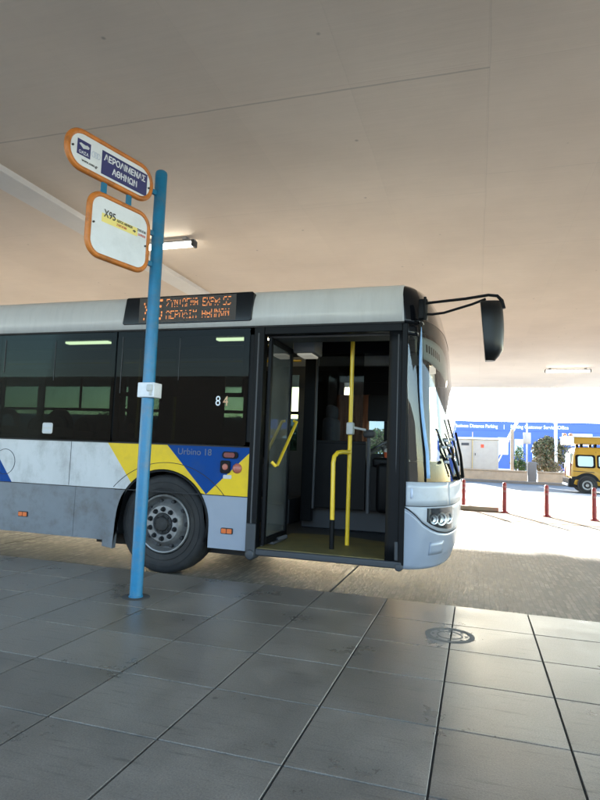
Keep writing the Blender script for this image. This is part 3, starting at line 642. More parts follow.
# door opening frame
b = MB()
b.box(-2.03, D-.006, .16, -1.925, D+.09, 2.256)
b.box(-1.925, D-.004, 2.185, -.635, D+.10, 2.256)
b.box(-.635, D-.006, .165, -.585, D+.10, 2.256)
b.build('door_frame', 'black', bus, bevel=.006)
b = MB(); b.box(-1.99, D-.012, .3, -1.975, D, 2.2); b.box(-.672, D+.005, .22, -.66, D+.06, 2.16); b.build('door_seal', 'mdgrey', bus, bevel=.004)
b = MB(); b.box(-1.93, D-.01, .135, -.60, D+.06, .195); b.build('sill', 'plinth', bus, bevel=.012)
b = MB(); b.lathe([(0,-.04),(.04,-.035),(.052,-.01),(.052,.10)], (-1.975,D,.14), 'Y', 20); b.box(-2.025,D-.02,.15,-1.93,D+.08,.42); b.build('door_pivot', 'plinth', bus, bevel=.006)
b = MB(); b.lathe([(0,-.02),(.03,-.018),(.036,0),(.036,.06)], (-.625,D,.15), 'Y', 16); b.box(-.665,D+.0,.20,-.59,D+.05,.36); b.build('door_pivot', 'plinth', bus, bevel=.006)
# door leaves swung inward
def leaf(x, ya, yb, th, nm='door'):
    b = MB(); za, zb = .22, 2.17; w = .055
    b.box(x-th, ya, za, x+th, ya+w, zb); b.box(x-th, yb-w, za, x+th, yb, zb); b.box(x-th, ya+w, zb-w, x+th, yb-w, zb); b.box(x-th, ya+w, za, x+th, yb-w, za+.07)
    fr = b.build(nm, 'black', bus, bevel=.006)
    MB().box(x-.004, ya+w, za+.07, x+.004, yb-w, zb-w).build('pane', 'door_glass', fr, smooth=False)
    return fr
lf = leaf(-1.885, D+.05, D+.72, .018)
MB().tube([(-1.835,D+.08,.99),(-1.80,D+.09,.955),(-1.80,D+.15,.96),(-1.80,D+.70,1.40),(-1.835,D+.715,1.41)], .0155, 12).build('handrail', 'rail', lf)
b = MB(); b.tube([(-1.93,D+.15,.17),(-1.93,D+.15,.24)], .02); b.tube([(-1.86,D+.4,.23),(-1.80,D+.5,.25)], .02); b.box(-1.90,D+.25,.205,-1.84,D+.6,.225); b.build('door_hinge', 'mdgrey', lf)
rf = leaf(-.66, D+.10, D+.66, .016)
MB().tube([(-.68,D+.58,1.38),(-.74,D+.58,1.35),(-.76,D+.46,1.0),(-.68,D+.46,.97)], .012, 10).build('handrail', 'rail', rf)
# floor, plinths, ceiling, partition
b = MB()
fl = [(-1.93,D+.02),(-.62,D+.02),(-.62,D+.75),(-.95,D+1.02),(-1.3,D+1.16),(-1.7,D+1.16),(-1.93,D+1.08)]
b.plate([(x,y) for x,y in fl], .17, .2, lambda a, c, h: (a, c, h)); b.build('entrance_floor', 'olive', bus)
b = MB(); b.box(XE+.03, D+.04, .165, -3.72, YF-.04, .196); b.box(-3.72, D+.6, .165, -2.3, YF-.04, .196); b.box(-2.3, D+.04, .165, -.65, YF-.04, .196); b.box(-3.72, D+.58, .05, -2.3, D+.6, 1.0); b.build('floor', 'plinth', bus)
b = MB(); b.box(-2.0, D+1.65, .2, -.62, YF-.05, .46); b.box(-3.6,YF-.75,.2,-2.2,YF-.04,.5); b.bbox(-3.52,YF-.7,.5,-2.5,YF-.04,.98,.12); b.bbox(-3.52,D+.34,.2,-2.4,D+.75,.98,.10)
b.build('wheel_housing', 'plinth', bus, bevel=.01)
b = MB(); b.box(XE+.03, D+.04, 2.40, -.7, YF-.04, 2.43); b.box(-1.93, D+.1, 2.17, -.64, D+.35, 2.40); b.build('interior_ceiling', 'mdgrey', bus)
b = MB(); b.bbox(-1.86, D+.66, 2.125, -1.62, D+.98, 2.395, .02); o = b.build('door_drive_cover', mat('cover_grey', (.16,.16,.165), .5), bus)
MB().bbox(-1.82, D+.69, 2.105, -1.66, D+.95, 2.13, .008).build('entrance_light', mat('dim_lamp', (.5,.5,.45), .4, emit=(1,.95,.8), es=.02), o)
b = MB(); b.tube([(-1.86,D+.3,2.25),(-1.80,D+.5,2.25)], .03); b.tube([(-1.90,D+.18,2.26),(-1.90,D+.30,2.26)], .045); b.build('door_actuator', 'steel', bus)
# cab partition
yp = D+1.45
b = MB(); b.box(-1.80, yp, .46, -1.20, yp+.04, 1.22); b.box(-1.198, yp, .46, -.853, yp+.04, .96); b.box(-1.95, yp-.02, .3, -1.82, yp+.06, 2.40); b.box(-.85, yp, .46, -.62, yp+.04, .95)
b.box(-1.82, yp, 2.25, -.64, yp+.03, 2.40); b.box(-1.82,yp-.004,1.2,-1.20,yp+.05,1.235)
part = b.build('cab_partition', 'black', bus, bevel=.006)
b = MB(); b.tube([(-1.80,yp-.02,.45),(-1.80,yp-.02,2.38)], .016); b.build('partition_post', 'mdgrey', part)
MB().box(-1.79, yp+.01, 1.235, -1.25, yp+.018, 2.25).build('pane', 'cabin_glass', part, smooth=False)
b = MB(); b.plate([(-1.36,1.52),(-.98,1.52),(-.86,1.72),(-1.0,1.86),(-1.36,1.86)], D+2.38, D+2.40); b.build('sun_blind', 'dkgrey', bus)
b = MB()
rows = []
for k in range(25):
    x = -1.80+k*.0185; rows.append([(x, YF-.09+.015*math.sin(k*1.6), z) for z in (1.05,1.4,1.87)])
b.grid(rows); b.build('curtain', 'curtain', bus, solid=.004)
# driver seat
b = MB(); b.bbox(-1.80, D+1.7, .95, -1.66, D+2.15, 1.52, .05); b.bbox(-1.78, D+1.78, 1.50, -1.67, D+2.06, 1.68, .045); b.bbox(-1.78, D+1.7, .82, -1.1, D+2.15, .95, .05); b.box(-1.5,D+1.8,.46,-1.2,D+2.05,.83)
b.build('driver_seat', 'fabric', bus)
# dashboard, wheel, instruments
b = MB(); b.bbox(-1.05, D+1.25, .46, -.42, YF-.25, 1.0, .05); b.bbox(-1.10, D+1.3, .95, -.72, D+1.62, 1.06, .03); b.bbox(-.66, D+.5, .6, -.36, YF-.3, 1.04, .05)
b.build('dashboard', 'black', bus)
b = MB(); b.box(-2.2,YF-.06,1.05,-1.80,YF-.035,2.2); b.box(-1.80,YF-.06,2.04,-.7,YF-.035,2.25); b.box(-1.62,YF-.055,1.64,-.7,YF-.036,2.05); b.box(-1.165,YF-.055,1.1,-1.12,YF-.036,1.66); b.box(-.98,YF-.055,1.0,-.7,YF-.036,1.66)
b.build('cab_side_trim', 'black', bus, smooth=False)
sw = MB(); c = Vector((-1.10, D+2.0, 1.20)); nrm = Vector((-.5,0,.87)); u = Vector((0,1,0)); v = nrm.cross(u)
sw.tube([c+(u*math.cos(q*PI/16)+v*math.sin(q*PI/16))*.23 for q in range(34)], .016, 10, cap=False)
for q in (0, PI): sw.tube([c, c+(u*math.cos(q)+v*math.sin(q))*.22], .014, 8)
sw.tube([c, c-nrm*.3], .03); sw.build('steering_wheel', mat('wheel_grip', (.07,.072,.078), .35), bus)
b = MB(); b.bbox(-1.23, D+.52, 1.28, -1.16, D+.60, 1.40, .012); b.tube([(-1.16,D+.56,1.35),(-1.05,D+.6,1.33)], .012); b.build('ticket_validator', 'ltgrey', bus)
b = MB(); b.bbox(-1.11, D+.72, 1.26, -.98, D+.80, 1.34, .035); b.tube([(-1.05,D+.78,1.27),(-1.05,D+.82,.50)], .02); b.build('ticket_reader', 'mdgrey', bus)
# rails
MB().tube([(-1.205,D+.60,.20),(-1.205,D+.60,2.40)], .021, 14).build('grab_pole', 'rail', bus)
cz = [(-1.29,D+.31,.46),(-1.30,D+.32,1.0),(-1.295,D+.335,1.06),(-1.275,D+.37,1.095),(-1.25,D+.45,1.105),(-1.205,D+.59,1.105)]
hr = MB().tube(cz, .0215, 14).build('handrail', 'rail', bus)
MB().tube([(-1.288,D+.31,.2),(-1.29,D+.31,.47)], .0235, 14).build('rail_sleeve', 'black', hr)
# dark partition screens behind the far seats
b = MB()
for x0_, x1_ in ((-5.06,-4.78),(-4.52,-3.46),(-3.16,-2.62)): b.box(x0_, YF-.07, 1.0, x1_, YF-.05, 2.2)
b.build('window_screen', 'black', bus, smooth=False)
# seats
def seat(x, y, s=1):
    st = bpy.data.objects.new('passenger_seat', None); C.objects.link(st); st.parent = bus; st.location = Vector((x,y,.5))-parent_world(bus)
    b = MB(); n = 14
    out = [(.19*math.cos(PI*k/n)*1.1, .50+.20*math.sin(PI*k/n)) for k in range(n+1)]
    outer = [(-.2,0)]+[(.21*math.cos(PI-PI*k/n), .46+.19*math.sin(PI-PI*k/n)) for k in range(n+1)]+[(.2,0)]
    b.plate([(x+a, 1.0-.05+c) for a, c in outer], y, y+.05, lambda a, c, h: (x+(h-y)*s, y+(a-x), c)) if False else None
    # backrest in the YZ plane with a grab hole in its top
    m_ = 18; rows0 = []; 
    ro = [(y+.21*math.cos(PI*k/m_), 1.28+.20*math.sin(PI*k/m_)) for k in range(m_+1)]
    ri = [(y+.13*math.cos(PI*k/m_), 1.28+.13*math.sin(PI*k/m_)) for k in range(m_+1)]
    b.grid([[(x,a,c) for a,c in ro],[(x+.03,a,c) for a,c in ro],[(x+.03,a,c) for a,c in ri],[(x,a,c) for a,c in ri],[(x,a,c) for a,c in ro]])
    b.bbox(x-.02, y-.21, .62, x+.04, y+.21, 1.27, .018)
    b.build('backrest', 'fabric', st)
    MB().bbox(x, y-.21, .58, x+.42, y+.21, .64, .025).build('seat', 'fabric', st)
    MB().tube([(x+.2,y,.2),(x+.2,y,.58)], .03).build('leg', 'steel', st)
for x in (-8.6,-7.7,-6.9,-6.1,-5.3,-4.55): seat(x, D+.42); 
for x in (-8.3,-7.3,-6.3,-5.5,-4.7): seat(x, D+2.05)
for x in (-5.6,-4.75): seat(x, D+1.55)
for x, y in ((-5.9,D+.75),(-4.4,D+1.75),(-3.3,D+.8),(-2.3,D+1.7)):
    MB().tube([(x,y,.2),(x,y,2.40)], .017, 12).build('grab_pole', 'rail', bus)
for y in (D+.75, D+1.75): MB().tube([(XE+.1,y,2.22),(-2.1,y,2.22)], .014, 10).build('ceiling_rail', 'rail', bus)
for x0_ in (-9.4,-7.3,-5.12,-2.97): MB().box(x0_, D+1.11, 2.375, x0_+.64, D+1.19, 2.40).build('interior_lamp', 'bus_tube', bus, smooth=False)

# ---- front end lofted surface
XFt = [(.10,-.245),(.15,-.234),(.25,-.195),(.4,-.168),(.55,-.161),(.7,-.158),(.9,-.166),(1.1,-.188),(1.4,-.222),(1.7,-.257),(2.0,-.288),(2.2,-.303),(2.35,-.325),(2.5,-.365),(2.6,-.43),(2.65,-.50),(2.69,-.62)]
OFt = [(0,0),(2.45,.004),(2.53,.02),(2.595,.055),(2.63,.11),(2.66,.25),(2.69,.6),(2.70,1.2)]
def interp(t, x):
    if x <= t[0][0]: return t[0][1]
    for (a, c), (d, e) in zip(t, t[1:]):
        if x <= d: return c+(e-c)*(x-a)/(d-a)
    return t[-1][1]
FX0 = -.75
def fs(t, z, out=0):       # t 0..pi
    a = interp(XFt, z)-FX0-out*0; bb = 1.275-interp(OFt, z); n = 3.0
    st, ct = math.sin(t), math.cos(t); q = 2/n
    x = FX0+(a+out)*abs(st)**q; y = D+1.275-(bb+out)*math.copysign(abs(ct)**q, ct)
    return Vector((x, y, z))
def patch(name, t0, t1, zlo, zhi, m, parent, out=0, nt_=24, nz=10, solid=.012, tlo=None):
    fl_ = zlo if callable(zlo) else (lambda t: zlo); fh = zhi if callable(zhi) else (lambda t: zhi)
    b = MB(); rows = []
    for i in range(nz+1):
        rows.append([fs(t0+(t1-t0)*k/nt_, fl_(t0+(t1-t0)*k/nt_)+(fh(t0+(t1-t0)*k/nt_)-fl_(t0+(t1-t0)*k/nt_))*i/nz, out) for k in range(nt_+1)])
    b.grid(rows)
    me_o = b.build(name, m, parent, solid=0, ang=50)
    # orient outward, then thickness inward
    mm = me_o.data; p = mm.polygons[len(mm.polygons)//2]; c0 = p.center+parent_world(parent)
    if p.normal.dot(c0-Vector((-1.5, D+1.275, 1.3))) < 0: mm.flip_normals()
    if solid:
        s_ = me_o.modifiers.new('solid', 'SOLIDIFY'); s_.thickness = solid; s_.offset = -1
    return me_o
def sl(t):     # top line of the bumper, falling towards the front
    return interp([(.10,.668),(.18,.645),(.3,.585),(.4,.525),(.55,.475),(.7,.445),(.9,.425),(1.57,.42)], min(t, PI-t))
front = bus
bump = patch('bumper', .10, PI-.10, .135, lambda t: sl(t)-.008, 'bus_silver', bus, nt_=60, nz=14)
patch('bumper_gap', .12, PI-.12, lambda t: sl(t)-.03, lambda t: sl(t)+.03, 'seam', bus, out=-.014, nt_=60, nz=2)
patch('lower_nose', .15, PI-.15, lambda t: sl(t)+.006, .662, 'bus_pale', bus, nt_=60, nz=6)
pan = patch('front_panel', .16, .93, .668, .872, 'bus_pale', bus, out=.004, nt_=24, nz=4)
patch('front_panel', .945, PI-.945, .668, .872, 'bus_pale', bus, out=.003, nt_=30, nz=4)
patch('front_panel', PI-.93, PI-.16, .668, .872, 'bus_pale', bus, out=.004, nt_=24, nz=4)
patch('front_lining', .08, PI-.08, .16, .86, 'black', bus, out=-.04, nt_=50, nz=6)
patch('corner_pillar', .0005, .20, .16, 2.262, 'black', bus, out=-.002, nt_=8, nz=12)
patch('corner_pillar', PI-.20, PI-.0005, .16, 2.262, 'black', bus, out=-.002, nt_=8, nz=12)
patch('side_quarter_glass', .20, .43, .872, 2.15, 'screen_glass', bus, out=-.003, nt_=8, nz=14, solid=0)
patch('side_quarter_glass', PI-.43, PI-.20, .872, 2.15, 'screen_glass', bus, out=-.003, nt_=8, nz=14, solid=0)
patch('screen_pillar', .425, .455, .872, 2.262, 'black', bus, out=0, nt_=3, nz=14)
patch('screen_pillar', PI-.455, PI-.425, .872, 2.262, 'black', bus, out=0, nt_=3, nz=14)
ws = patch('windscreen', .455, PI-.455, .875, 2.30, 'screen_glass', bus, out=.0, nt_=60, nz=20, solid=0)
patch('quarter_header', .20, .425, 2.15, 2.262, 'black_gloss', bus, nt_=6, nz=3)
patch('front_header', .16, .56, 2.262, 2.69, 'black_gloss', bus, out=.003, nt_=16, nz=14)
patch('front_header', PI-.56, PI-.16, 2.262, 2.69, 'black_gloss', bus, out=.003, nt_=16, nz=14)
patch('front_display_glass', .56, PI-.56, 2.30, 2.69, 'header_glass', bus, out=.002, nt_=50, nz=14, solid=0)
patch('front_display_backing', .50, PI-.50, 2.22, 2.66, 'dkgrey', bus, out=-.06, nt_=50, nz=14)
patch('roof_corner', .0005, .17, 2.262, 2.69, 'bus_roof', bus, nt_=6, nz=14); patch('roof_corner', PI-.17, PI-.0005, 2.262, 2.69, 'bus_roof', bus, nt_=6, nz=14)
b = MB(); b.grid([[fs(PI*k/40+.0, 2.689) for k in range(41)], [Vector((FX0+(fs(PI*k/40,2.689).x-FX0)*.1-.02, D+1.275+(fs(PI*k/40,2.689).y-D-1.275)*.8, 2.70)) for k in range(41)]]); b.build('front_cap', 'bus_roof', bus, solid=.01)
# louvred shade inside the windscreen top
sh = patch('screen_shade', .56, PI-.56, lambda t: 1.83+.16*abs(math.cos(t))**1, 2.16, 'ltgrey', bus, out=-.035, nt_=40, nz=6)
for k in range(7):
    t = .66+k*.075
    patch('louvre', t, t+.03, lambda q: 1.96+.09*abs(math.cos(q))-.02*k*0, lambda q: 2.03+.09*abs(math.cos(q)), 'seam', sh, out=-.031, nt_=2, nz=2, solid=.003)
# vents in front panel
patch('panel_slot', .215, .245, .73, .82, 'ink_grey', pan, out=.007, nt_=2, nz=2, solid=.004)
# headlights
for sgn in (0, 1):
    T_ = (lambda t: PI-t) if sgn else (lambda t: t)
    a0, a1 = sorted((T_(.47), T_(1.05)))
    hl = patch('headlight', a0, a1, lambda t: sl(t)+.035, lambda t: .650, 'dkgrey', bus, out=.004, nt_=14, nz=4, solid=.01)
    for t, r in ((.58,.042),(.73,.058),(.90,.052)):
        c = fs(T_(t), .555, .006); nn = (fs(T_(t), .555, .1)-fs(T_(t), .555)).normalized()
        b = MB(); uu = Vector((0,0,1)); vv = nn.cross(uu).normalized()
        rings = []
        for rr, hh in ((r, .004), (r*.95, .014), (r*.75, .012), (r*.6, .0), (0.001, -.004)):
            rings.append([c+nn*hh+(uu*math.cos(q*PI/10)+vv*math.sin(q*PI/10))*rr for q in range(20)])
        b.grid(rings, closed=True); b.build('lamp_reflector', 'chrome', hl)
    patch('headlight_lens', a0, a1, lambda t: sl(t)+.030, lambda t: .655, glass('headlight_clear' , (.85,.88,.9), .05, 2.0), hl, out=.02, nt_=14, nz=4, solid=0)
# bumper recess
patch('bumper_recess', .55, .86, .25, .36, 'bus_silver', bump, out=-.004 if False else .004, nt_=8, nz=3, solid=.006)
# wipers
for t0_, z0_, t1_, z1_, blade in ((1.25,.90,.78,1.22,1), (1.55,.90,1.15,1.32,1)):
    b = MB(); P0 = fs(t0_, z0_, .03); P1 = fs(t1_, z1_, .06)
    mid = (P0+P1)/2+Vector((.012,0,0)); b.tube([P0-Vector((.05,0,0)), P0, mid, P1], [.02,.018,.013,.010], 8)
    w_ = b.build('wiper', 'black', bus)
    b = MB(); b.tube([fs(t1_+.35*(1-q/6)*(1)-.1, z1_-.3+.42*q/6, .018) for q in range(7)], .009, 6); b.build('wiper_blade', 'rubber', w_)
b = MB()
for t_, z_ in ((.80,1.18),(.86,1.24),(.95,1.20),(1.05,1.26),(.9,1.1),(.83,1.05)):
    c = fs(t_, z_, .04); b.bbox(c.x-.022,c.y-.022,c.z-.014,c.x+.022,c.y+.022,c.z+.014,.006)
b.build('wiper_joint', 'steel', bus)
# mirror
mir = bpy.data.objects.new('door_mirror', None); C.objects.link(mir); mir.parent = bus; mir.location = Vector((-.44,4.93,2.37))-parent_world(bus)
b = MB()
b.tube([(-.46,D,2.42),(-.40,4.94,2.415),(-.1,4.91,2.43),(.08,4.90,2.45),(.15,4.90,2.44),(.185,4.90,2.40),(.20,4.90,2.33)], [.012,.012,.0125,.013,.014,.016,.018], 10)
b.tube([(-.46,D+.0,2.33),(-.38,4.95,2.315),(-.28,4.93,2.32),(-.05,4.91,2.38),(.06,4.905,2.42)], .011, 10)
b.build('mirror_arm', 'black', mir)
b = MB(); b.bbox(-.50,D-.03,2.28,-.42,D+.04,2.46,.012); b.tube([(-.44,D-.04,2.27),(-.44,D-.04,2.47)], .012); b.build('mirror_bracket', 'black', mir)
rows = []
for k in range(13):
    s_ = k/12; z = 2.395-.50*s_
    w = .125*(1-abs(2*s_-1)**4*.45); cx = .115+.035*math.sin(s_*PI)*.6-(.0)*s_; 
    x_in = .015+.045*s_; x_out = .205-.02*(2*s_-1)**2-.05*max(0, s_-.85)/.15
    if k in (0, 12): w *= .6
    rows.append([(x_in, 4.90-w, z)]+[(x_in+(x_out-x_in)*math.sin(PI*q/12)**.7, 4.90-w*math.cos(PI*q/12), z) for q in range(1,12)]+[(x_in, 4.90+w, z)])
b = MB(); b.grid(rows, closed=True); n_ = 13
b.add(rows[0], [tuple(range(n_))]); b.add(rows[-1], [tuple(range(n_))])
b.build('mirror_head', mat('mirror_shell', (.006,.0065,.007), .35, spec=.25), mir, ang=50)
b = MB(); b.grid([[(r[0][0]-.003, r[0][1]+.015, r[0][2]*1) , (r[-1][0]-.003, r[-1][1]-.015, r[-1][2])] for r in rows[1:-1]]); b.build('mirror_glass', mat('mirror_glass', (.25,.26,.27), .05, metal=1), mir)
# narrow pale blue strip down the windscreen corner, with a thin black top piece
M['strip'] = mat('strip_blue', (.22,.38,.60), .6, var=.15, vscale=6)
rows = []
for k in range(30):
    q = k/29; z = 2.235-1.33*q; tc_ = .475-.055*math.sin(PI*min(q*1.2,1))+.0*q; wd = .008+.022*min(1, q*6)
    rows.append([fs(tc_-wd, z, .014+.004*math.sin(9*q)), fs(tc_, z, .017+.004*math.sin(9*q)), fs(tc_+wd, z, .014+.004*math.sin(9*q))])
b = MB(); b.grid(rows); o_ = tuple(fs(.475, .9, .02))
tag(b.build('corner_strip', 'strip', loc=o_, solid=.003), 'narrow pale blue strip running from the mirror bracket down the front corner of the bus', 'strip')
MB().tube([(-.44,D-.045,2.44), (-.445,D-.03,2.36), fs(.47,2.30,.02), fs(.475,2.235,.016)], .006, 8).build('strip_top', 'black', bus)
# wheel
def wheel(x):
    w = thing('wheel', (0,0,0), None, None); w.parent = bus; w.location = Vector((x, D+.1, HZ-.01))-parent_world(bus)
    c = (x, D+.10, HZ-.01); R = .488
    b = MB(); b.lathe([(.285,.03),(.30,.0),(.34,-.015),(.39,-.022),(.445,-.018),(.47,.0),(.482,.03),(R,.07),(R,.12),(R-.006,.122),(R-.006,.128),(R,.13),(R,.18),(R-.006,.182),(R-.006,.188),(R,.19),(R-.006,.24),(.44,.27),(.30,.25)], c, 'Y', 64)
    b.lathe([(.345,-.0195),(.347,-.0235),(.351,-.0235),(.353,-.0205)], c, 'Y', 64); b.lathe([(.405,-.0215),(.407,-.0255),(.411,-.0255),(.413,-.0200)], c, 'Y', 64)
    b.build('tyre', 'rubber', w)
    b = MB(); b.lathe([(.288,.03),(.286,-.004),(.278,-.010),(.268,-.006),(.262,.02),(.25,.07),(.238,.085),(.225,.07),(.205,.025),(.19,.0),(.175,-.014),(.11,-.016),(.105,-.01),(.10,.01)], c, 'Y', 56)
    b.build('rim', 'rim', w)
    b = MB()
    for k in range(10):
        q = 2*PI*(k+.5)/10; cx, cz_ = c[0]+.142*math.cos(q), c[2]+.142*math.sin(q)
        b.lathe([(0,-.052),(.012,-.052),(.017,-.046),(.019,-.022),(.026,-.020),(.027,-.012)], (cx, c[1], cz_), 'Y', 8)
    b.build('wheel_nut', 'dkgrey', w)
    b = MB()
    for k in range(10):
        q = 2*PI*k/10; cx, cz_ = c[0]+.222*math.cos(q), c[2]+.222*math.sin(q)
        b.lathe([(0,.030),(.018,.034),(.024,.062)], (cx, c[1]+.004, cz_), 'Y', 12)
    b.build('hand_hole', 'seam', w)
    b = MB(); b.lathe([(0,-.050),(.05,-.048),(.066,-.040),(.075,-.02),(.10,-.012),(.102,.01)], c, 'Y', 32)
    for k in range(8):
        q = 2*PI*k/8; b.lathe([(0,-.052),(.008,-.05),(.009,-.02)], (c[0]+.082*math.cos(q), c[1]+.02, c[2]+.082*math.sin(q)), 'Y', 8)
    b.build('hub', 'rubber', w)
wheel(HX-.03)
b = MB(); b.lathe([(0,.0),(.3,.0),(.46,.02),(.478,.06),(.478,.25),(.3,.28),(0,.28)], (HX-.03, YF-.42, HZ-.01), 'Y', 40); b.lathe([(0,.0),(.3,.0),(.46,.02),(.478,.06),(.478,.25),(.3,.28),(0,.28)], (-8.9, D+.1, HZ-.01), 'Y', 40)
b.build('tyre', 'rubber', bus)
b = MB(); b.box(-3.9, D+.36, .05, -2.1, YF-.44, .16); b.tube([(HX,D+.3,.33),(HX,YF-.3,.33)], .07); b.box(XE+.1, D+.15, .17, -4.1, YF-.1, .162); b.build('axle', 'seam', bus)

# ------------------------------------------------------------------ cup on the dashboard
cup = thing('paper_cup', (-.95,D+1.42,1.06), 'small red and white cup standing on the bus dashboard behind the yellow pole', 'cup')
MB().lathe([(0,0),(.034,0),(.042,.065)], (-.95,D+1.42,1.06), seg=18).build('cup_body', 'cup', cup)
MB().lathe([(.044,.062),(.043,.075),(.03,.10),(0,.105)], (-.95,D+1.42,1.06), seg=18).build('lid', 'ltgrey', cup)

# manhole outline set in the tiles
b = MB(); b.lathe([(.118,.0),(.118,.0012),(.150,.0012),(.150,.0)], (-.15,3.78,0), seg=40); b.lathe([(.07,.0),(.07,.001),(.078,.001),(.078,0)], (-.15,3.78,0), seg=30)
for q in range(8):
    b.box(-.15+.1*math.cos(q*PI/4)-.008, 3.78+.1*math.sin(q*PI/4)-.008, 0, -.15+.1*math.cos(q*PI/4)+.008, 3.78+.1*math.sin(q*PI/4)+.008, .001)
tag(b.build('access_cover', mat('cover_iron', (.135,.13,.115), .8, var=.3, vscale=30), loc=(-.15,3.78,0)), 'small round metal cover with worn ring set in the grey platform tiles', 'cover')
b = MB()

# ------------------------------------------------------------------ bollards
def bollard(x, y, label):
    t = thing('bollard', (x,y,ZR), label, 'bollard', 'red bollards along the traffic island')
    b = MB(); b.lathe([(0,.70),(.03,.695),(.042,.68),(.045,.66),(.045,.05),(.055,.04),(.085,.03),(.09,0)], (x,y,ZR+.0), seg=20); b.build('post', 'bollard', t)
    b = MB()
    for z in (.60, .50): b.lathe([(.045,z-.022),(.0468,z-.02),(.0468,z+.02),(.045,z+.022)], (x,y,ZR), seg=20)
    b.build('reflective_band', 'bollard_w', t)
for x, y, l in ((-.30,14.8,'red plastic bollard nearest the bus front, at the end of the low kerb block'), (.62,14.15,'second red plastic bollard from the bus, at the other end of the kerb block'),
             (1.485,13.83,'third red plastic bollard from the bus, alone below the bush'), (2.395,13.61,'red plastic bollard in front of the rear wheel of the yellow van')): bollard(x, y, l)
b = MB(); b.bbox(-.42,14.28,ZR,.50,14.44,ZR+.10,.025)
tag(b.build('kerb_block', 'stone', loc=(0,14.36,ZR)), 'low brown concrete kerb block lying between the first two red bollards', 'kerb block')

# ------------------------------------------------------------------ service van
van = thing('service_van', (5.6,25.9,ZR), 'ochre yellow van with roof box and two beacons driving past beyond the bollards', 'van')
def vanring(z, x0_, x1_, w, r=.16, n=5):
    pts = []
    for cx, cy, a0 in ((x1_-r,25.9+w-r,0),(x0_+r,25.9+w-r,90),(x0_+r,25.9-w+r,180),(x1_-r,25.9-w+r,270)):
        for k in range(n+1):
            q = math.radians(a0+90*k/n); pts.append((cx+r*math.cos(q), cy+r*math.sin(q), z))
    return pts
vz = [(.12,3.66,7.75,.84),(.2,3.60,7.80,.89),(.55,3.58,7.80,.90),(.88,3.60,7.70,.90),(.93,3.61,7.45,.895),(.98,3.62,7.0,.885),(1.3,3.66,6.55,.83),(1.55,3.72,6.2,.79),(1.64,3.82,6.0,.74),(1.67,4.1,5.8,.6)]
b = MB(); b.grid([vanring(z, a, c, w) for z, a, c, w in vz], closed=True)
n_ = 24; b.add(vanring(*vz[-1]), [tuple(range(n_))]); b.add(vanring(*vz[0]), [tuple(range(n_))]); b.build('body', 'taxi', van, ang=40)
ys = lambda z: 25.9-interp([(z_, w) for z_, a, c, w in vz], z)
def vplate(nm, pts, m, th=.02, parent=van, yoff=0):
    b = MB(); bm = [(x, ys(z)-th-yoff, z) for x, z in pts]; bk = [(x, ys(z)+.03, z) for x, z in pts]; n = len(pts)
    b.add(bm+bk, [tuple(range(n)), tuple(range(n, 2*n))]+[(i, (i+1)%n, n+(i+1)%n, n+i) for i in range(n)]); return b.build(nm, m, parent)
w = vplate('window', rrect(3.74,.84,4.46,1.36,.09), 'black_gloss', .01); vplate('pane', rrect(3.83,.90,4.38,1.30,.07), 'pale_glass', .02, w)
w = vplate('window', rrect(4.52,.84,5.35,1.36,.07), 'black_gloss', .01); vplate('pane', rrect(4.58,.90,5.29,1.30,.05), 'pale_glass', .02, w)
w = vplate('window', rrect(5.42,.84,6.25,1.36,.07), 'black_gloss', .01); vplate('pane', rrect(5.48,.90,6.15,1.30,.05), 'pale_glass', .02, w)
vplate('door_seam', [(4.488,.2),(4.50,.2),(4.50,1.5),(4.488,1.5)], 'seam', .006); vplate('slide_rail', [(3.66,.69),(4.42,.66),(4.42,.685),(3.66,.715)], 'seam', .012)
vplate('side_moulding', [(3.60,.08),(3.60,.47),(3.78,.50)]+[(4.16+.47*math.cos(math.radians(q)), .18+.47*math.sin(math.radians(q))) for q in range(125, 20, -10)]+[(4.9,.30),(4.9,.08)], 'dkgrey', .012)
b = MB(); b.bbox(3.50,25.05,.06,3.72,26.75,.42,.04); b.build('bumper', 'dkgrey', van)
b = MB(); b.bbox(3.46,25.2,.10,3.52,26.6,.20,.02); b.build('bumper_trim', 'white_p', van)
for y_ in (25.15, 26.45): b = MB(); b.bbox(3.555,y_,.50,3.63,y_+.17,1.0,.02); b.build('tail_light', 'red_lens', van)
b = MB(); b.plate([(25.25,.86),(26.55,.86),(26.48,1.42),(25.32,1.42)], 3.585, 3.68, lambda a, c, h: (h, a, c)); b.build('rear_window', 'pale_glass', van)
b = MB(); b.box(3.57,25.88,.4,3.64,25.92,1.5); b.build('rear_seam', 'seam', van)
for x_ in (4.16, 6.9):
    wv = thing('wheel', (0,0,0), None, None); wv.parent = van; wv.location = Vector((x_,25.1,.16))-parent_world(van)
    MB().lathe([(.19,-.10),(.24,-.115),(.29,-.10),(.31,-.06),(.31,.08),(.2,.1)], (x_,25.06,.16), 'Y', 32).build('tyre', 'rubber', wv)
    MB().lathe([(0,-.08),(.05,-.10),(.07,-.07),(.15,-.08),(.17,-.10),(.19,-.09)], (x_,25.06,.16), 'Y', 24).build('rim', 'steel', wv)
    MB().lathe([(0,.4),(.3,.4),(.31,1.4),(0,1.4)], (x_,25.1,.16), 'Y', 24).build('tyre', 'rubber', wv)
    b = MB(); b.lathe([(.30,-.115),(.36,-.118),(.36,-.10)], (x_,25.08,.18), 'Y', 32); b.lathe([(0,-.118),(.36,-.118)], (x_,25.1,.18), 'Y', 24); b.build('wheel_arch', 'seam', van)
b = MB(); b.bbox(3.72,25.15,1.79,7.2,26.5,2.05,.03); rk = b.build('roof_box', 'taxi', van)
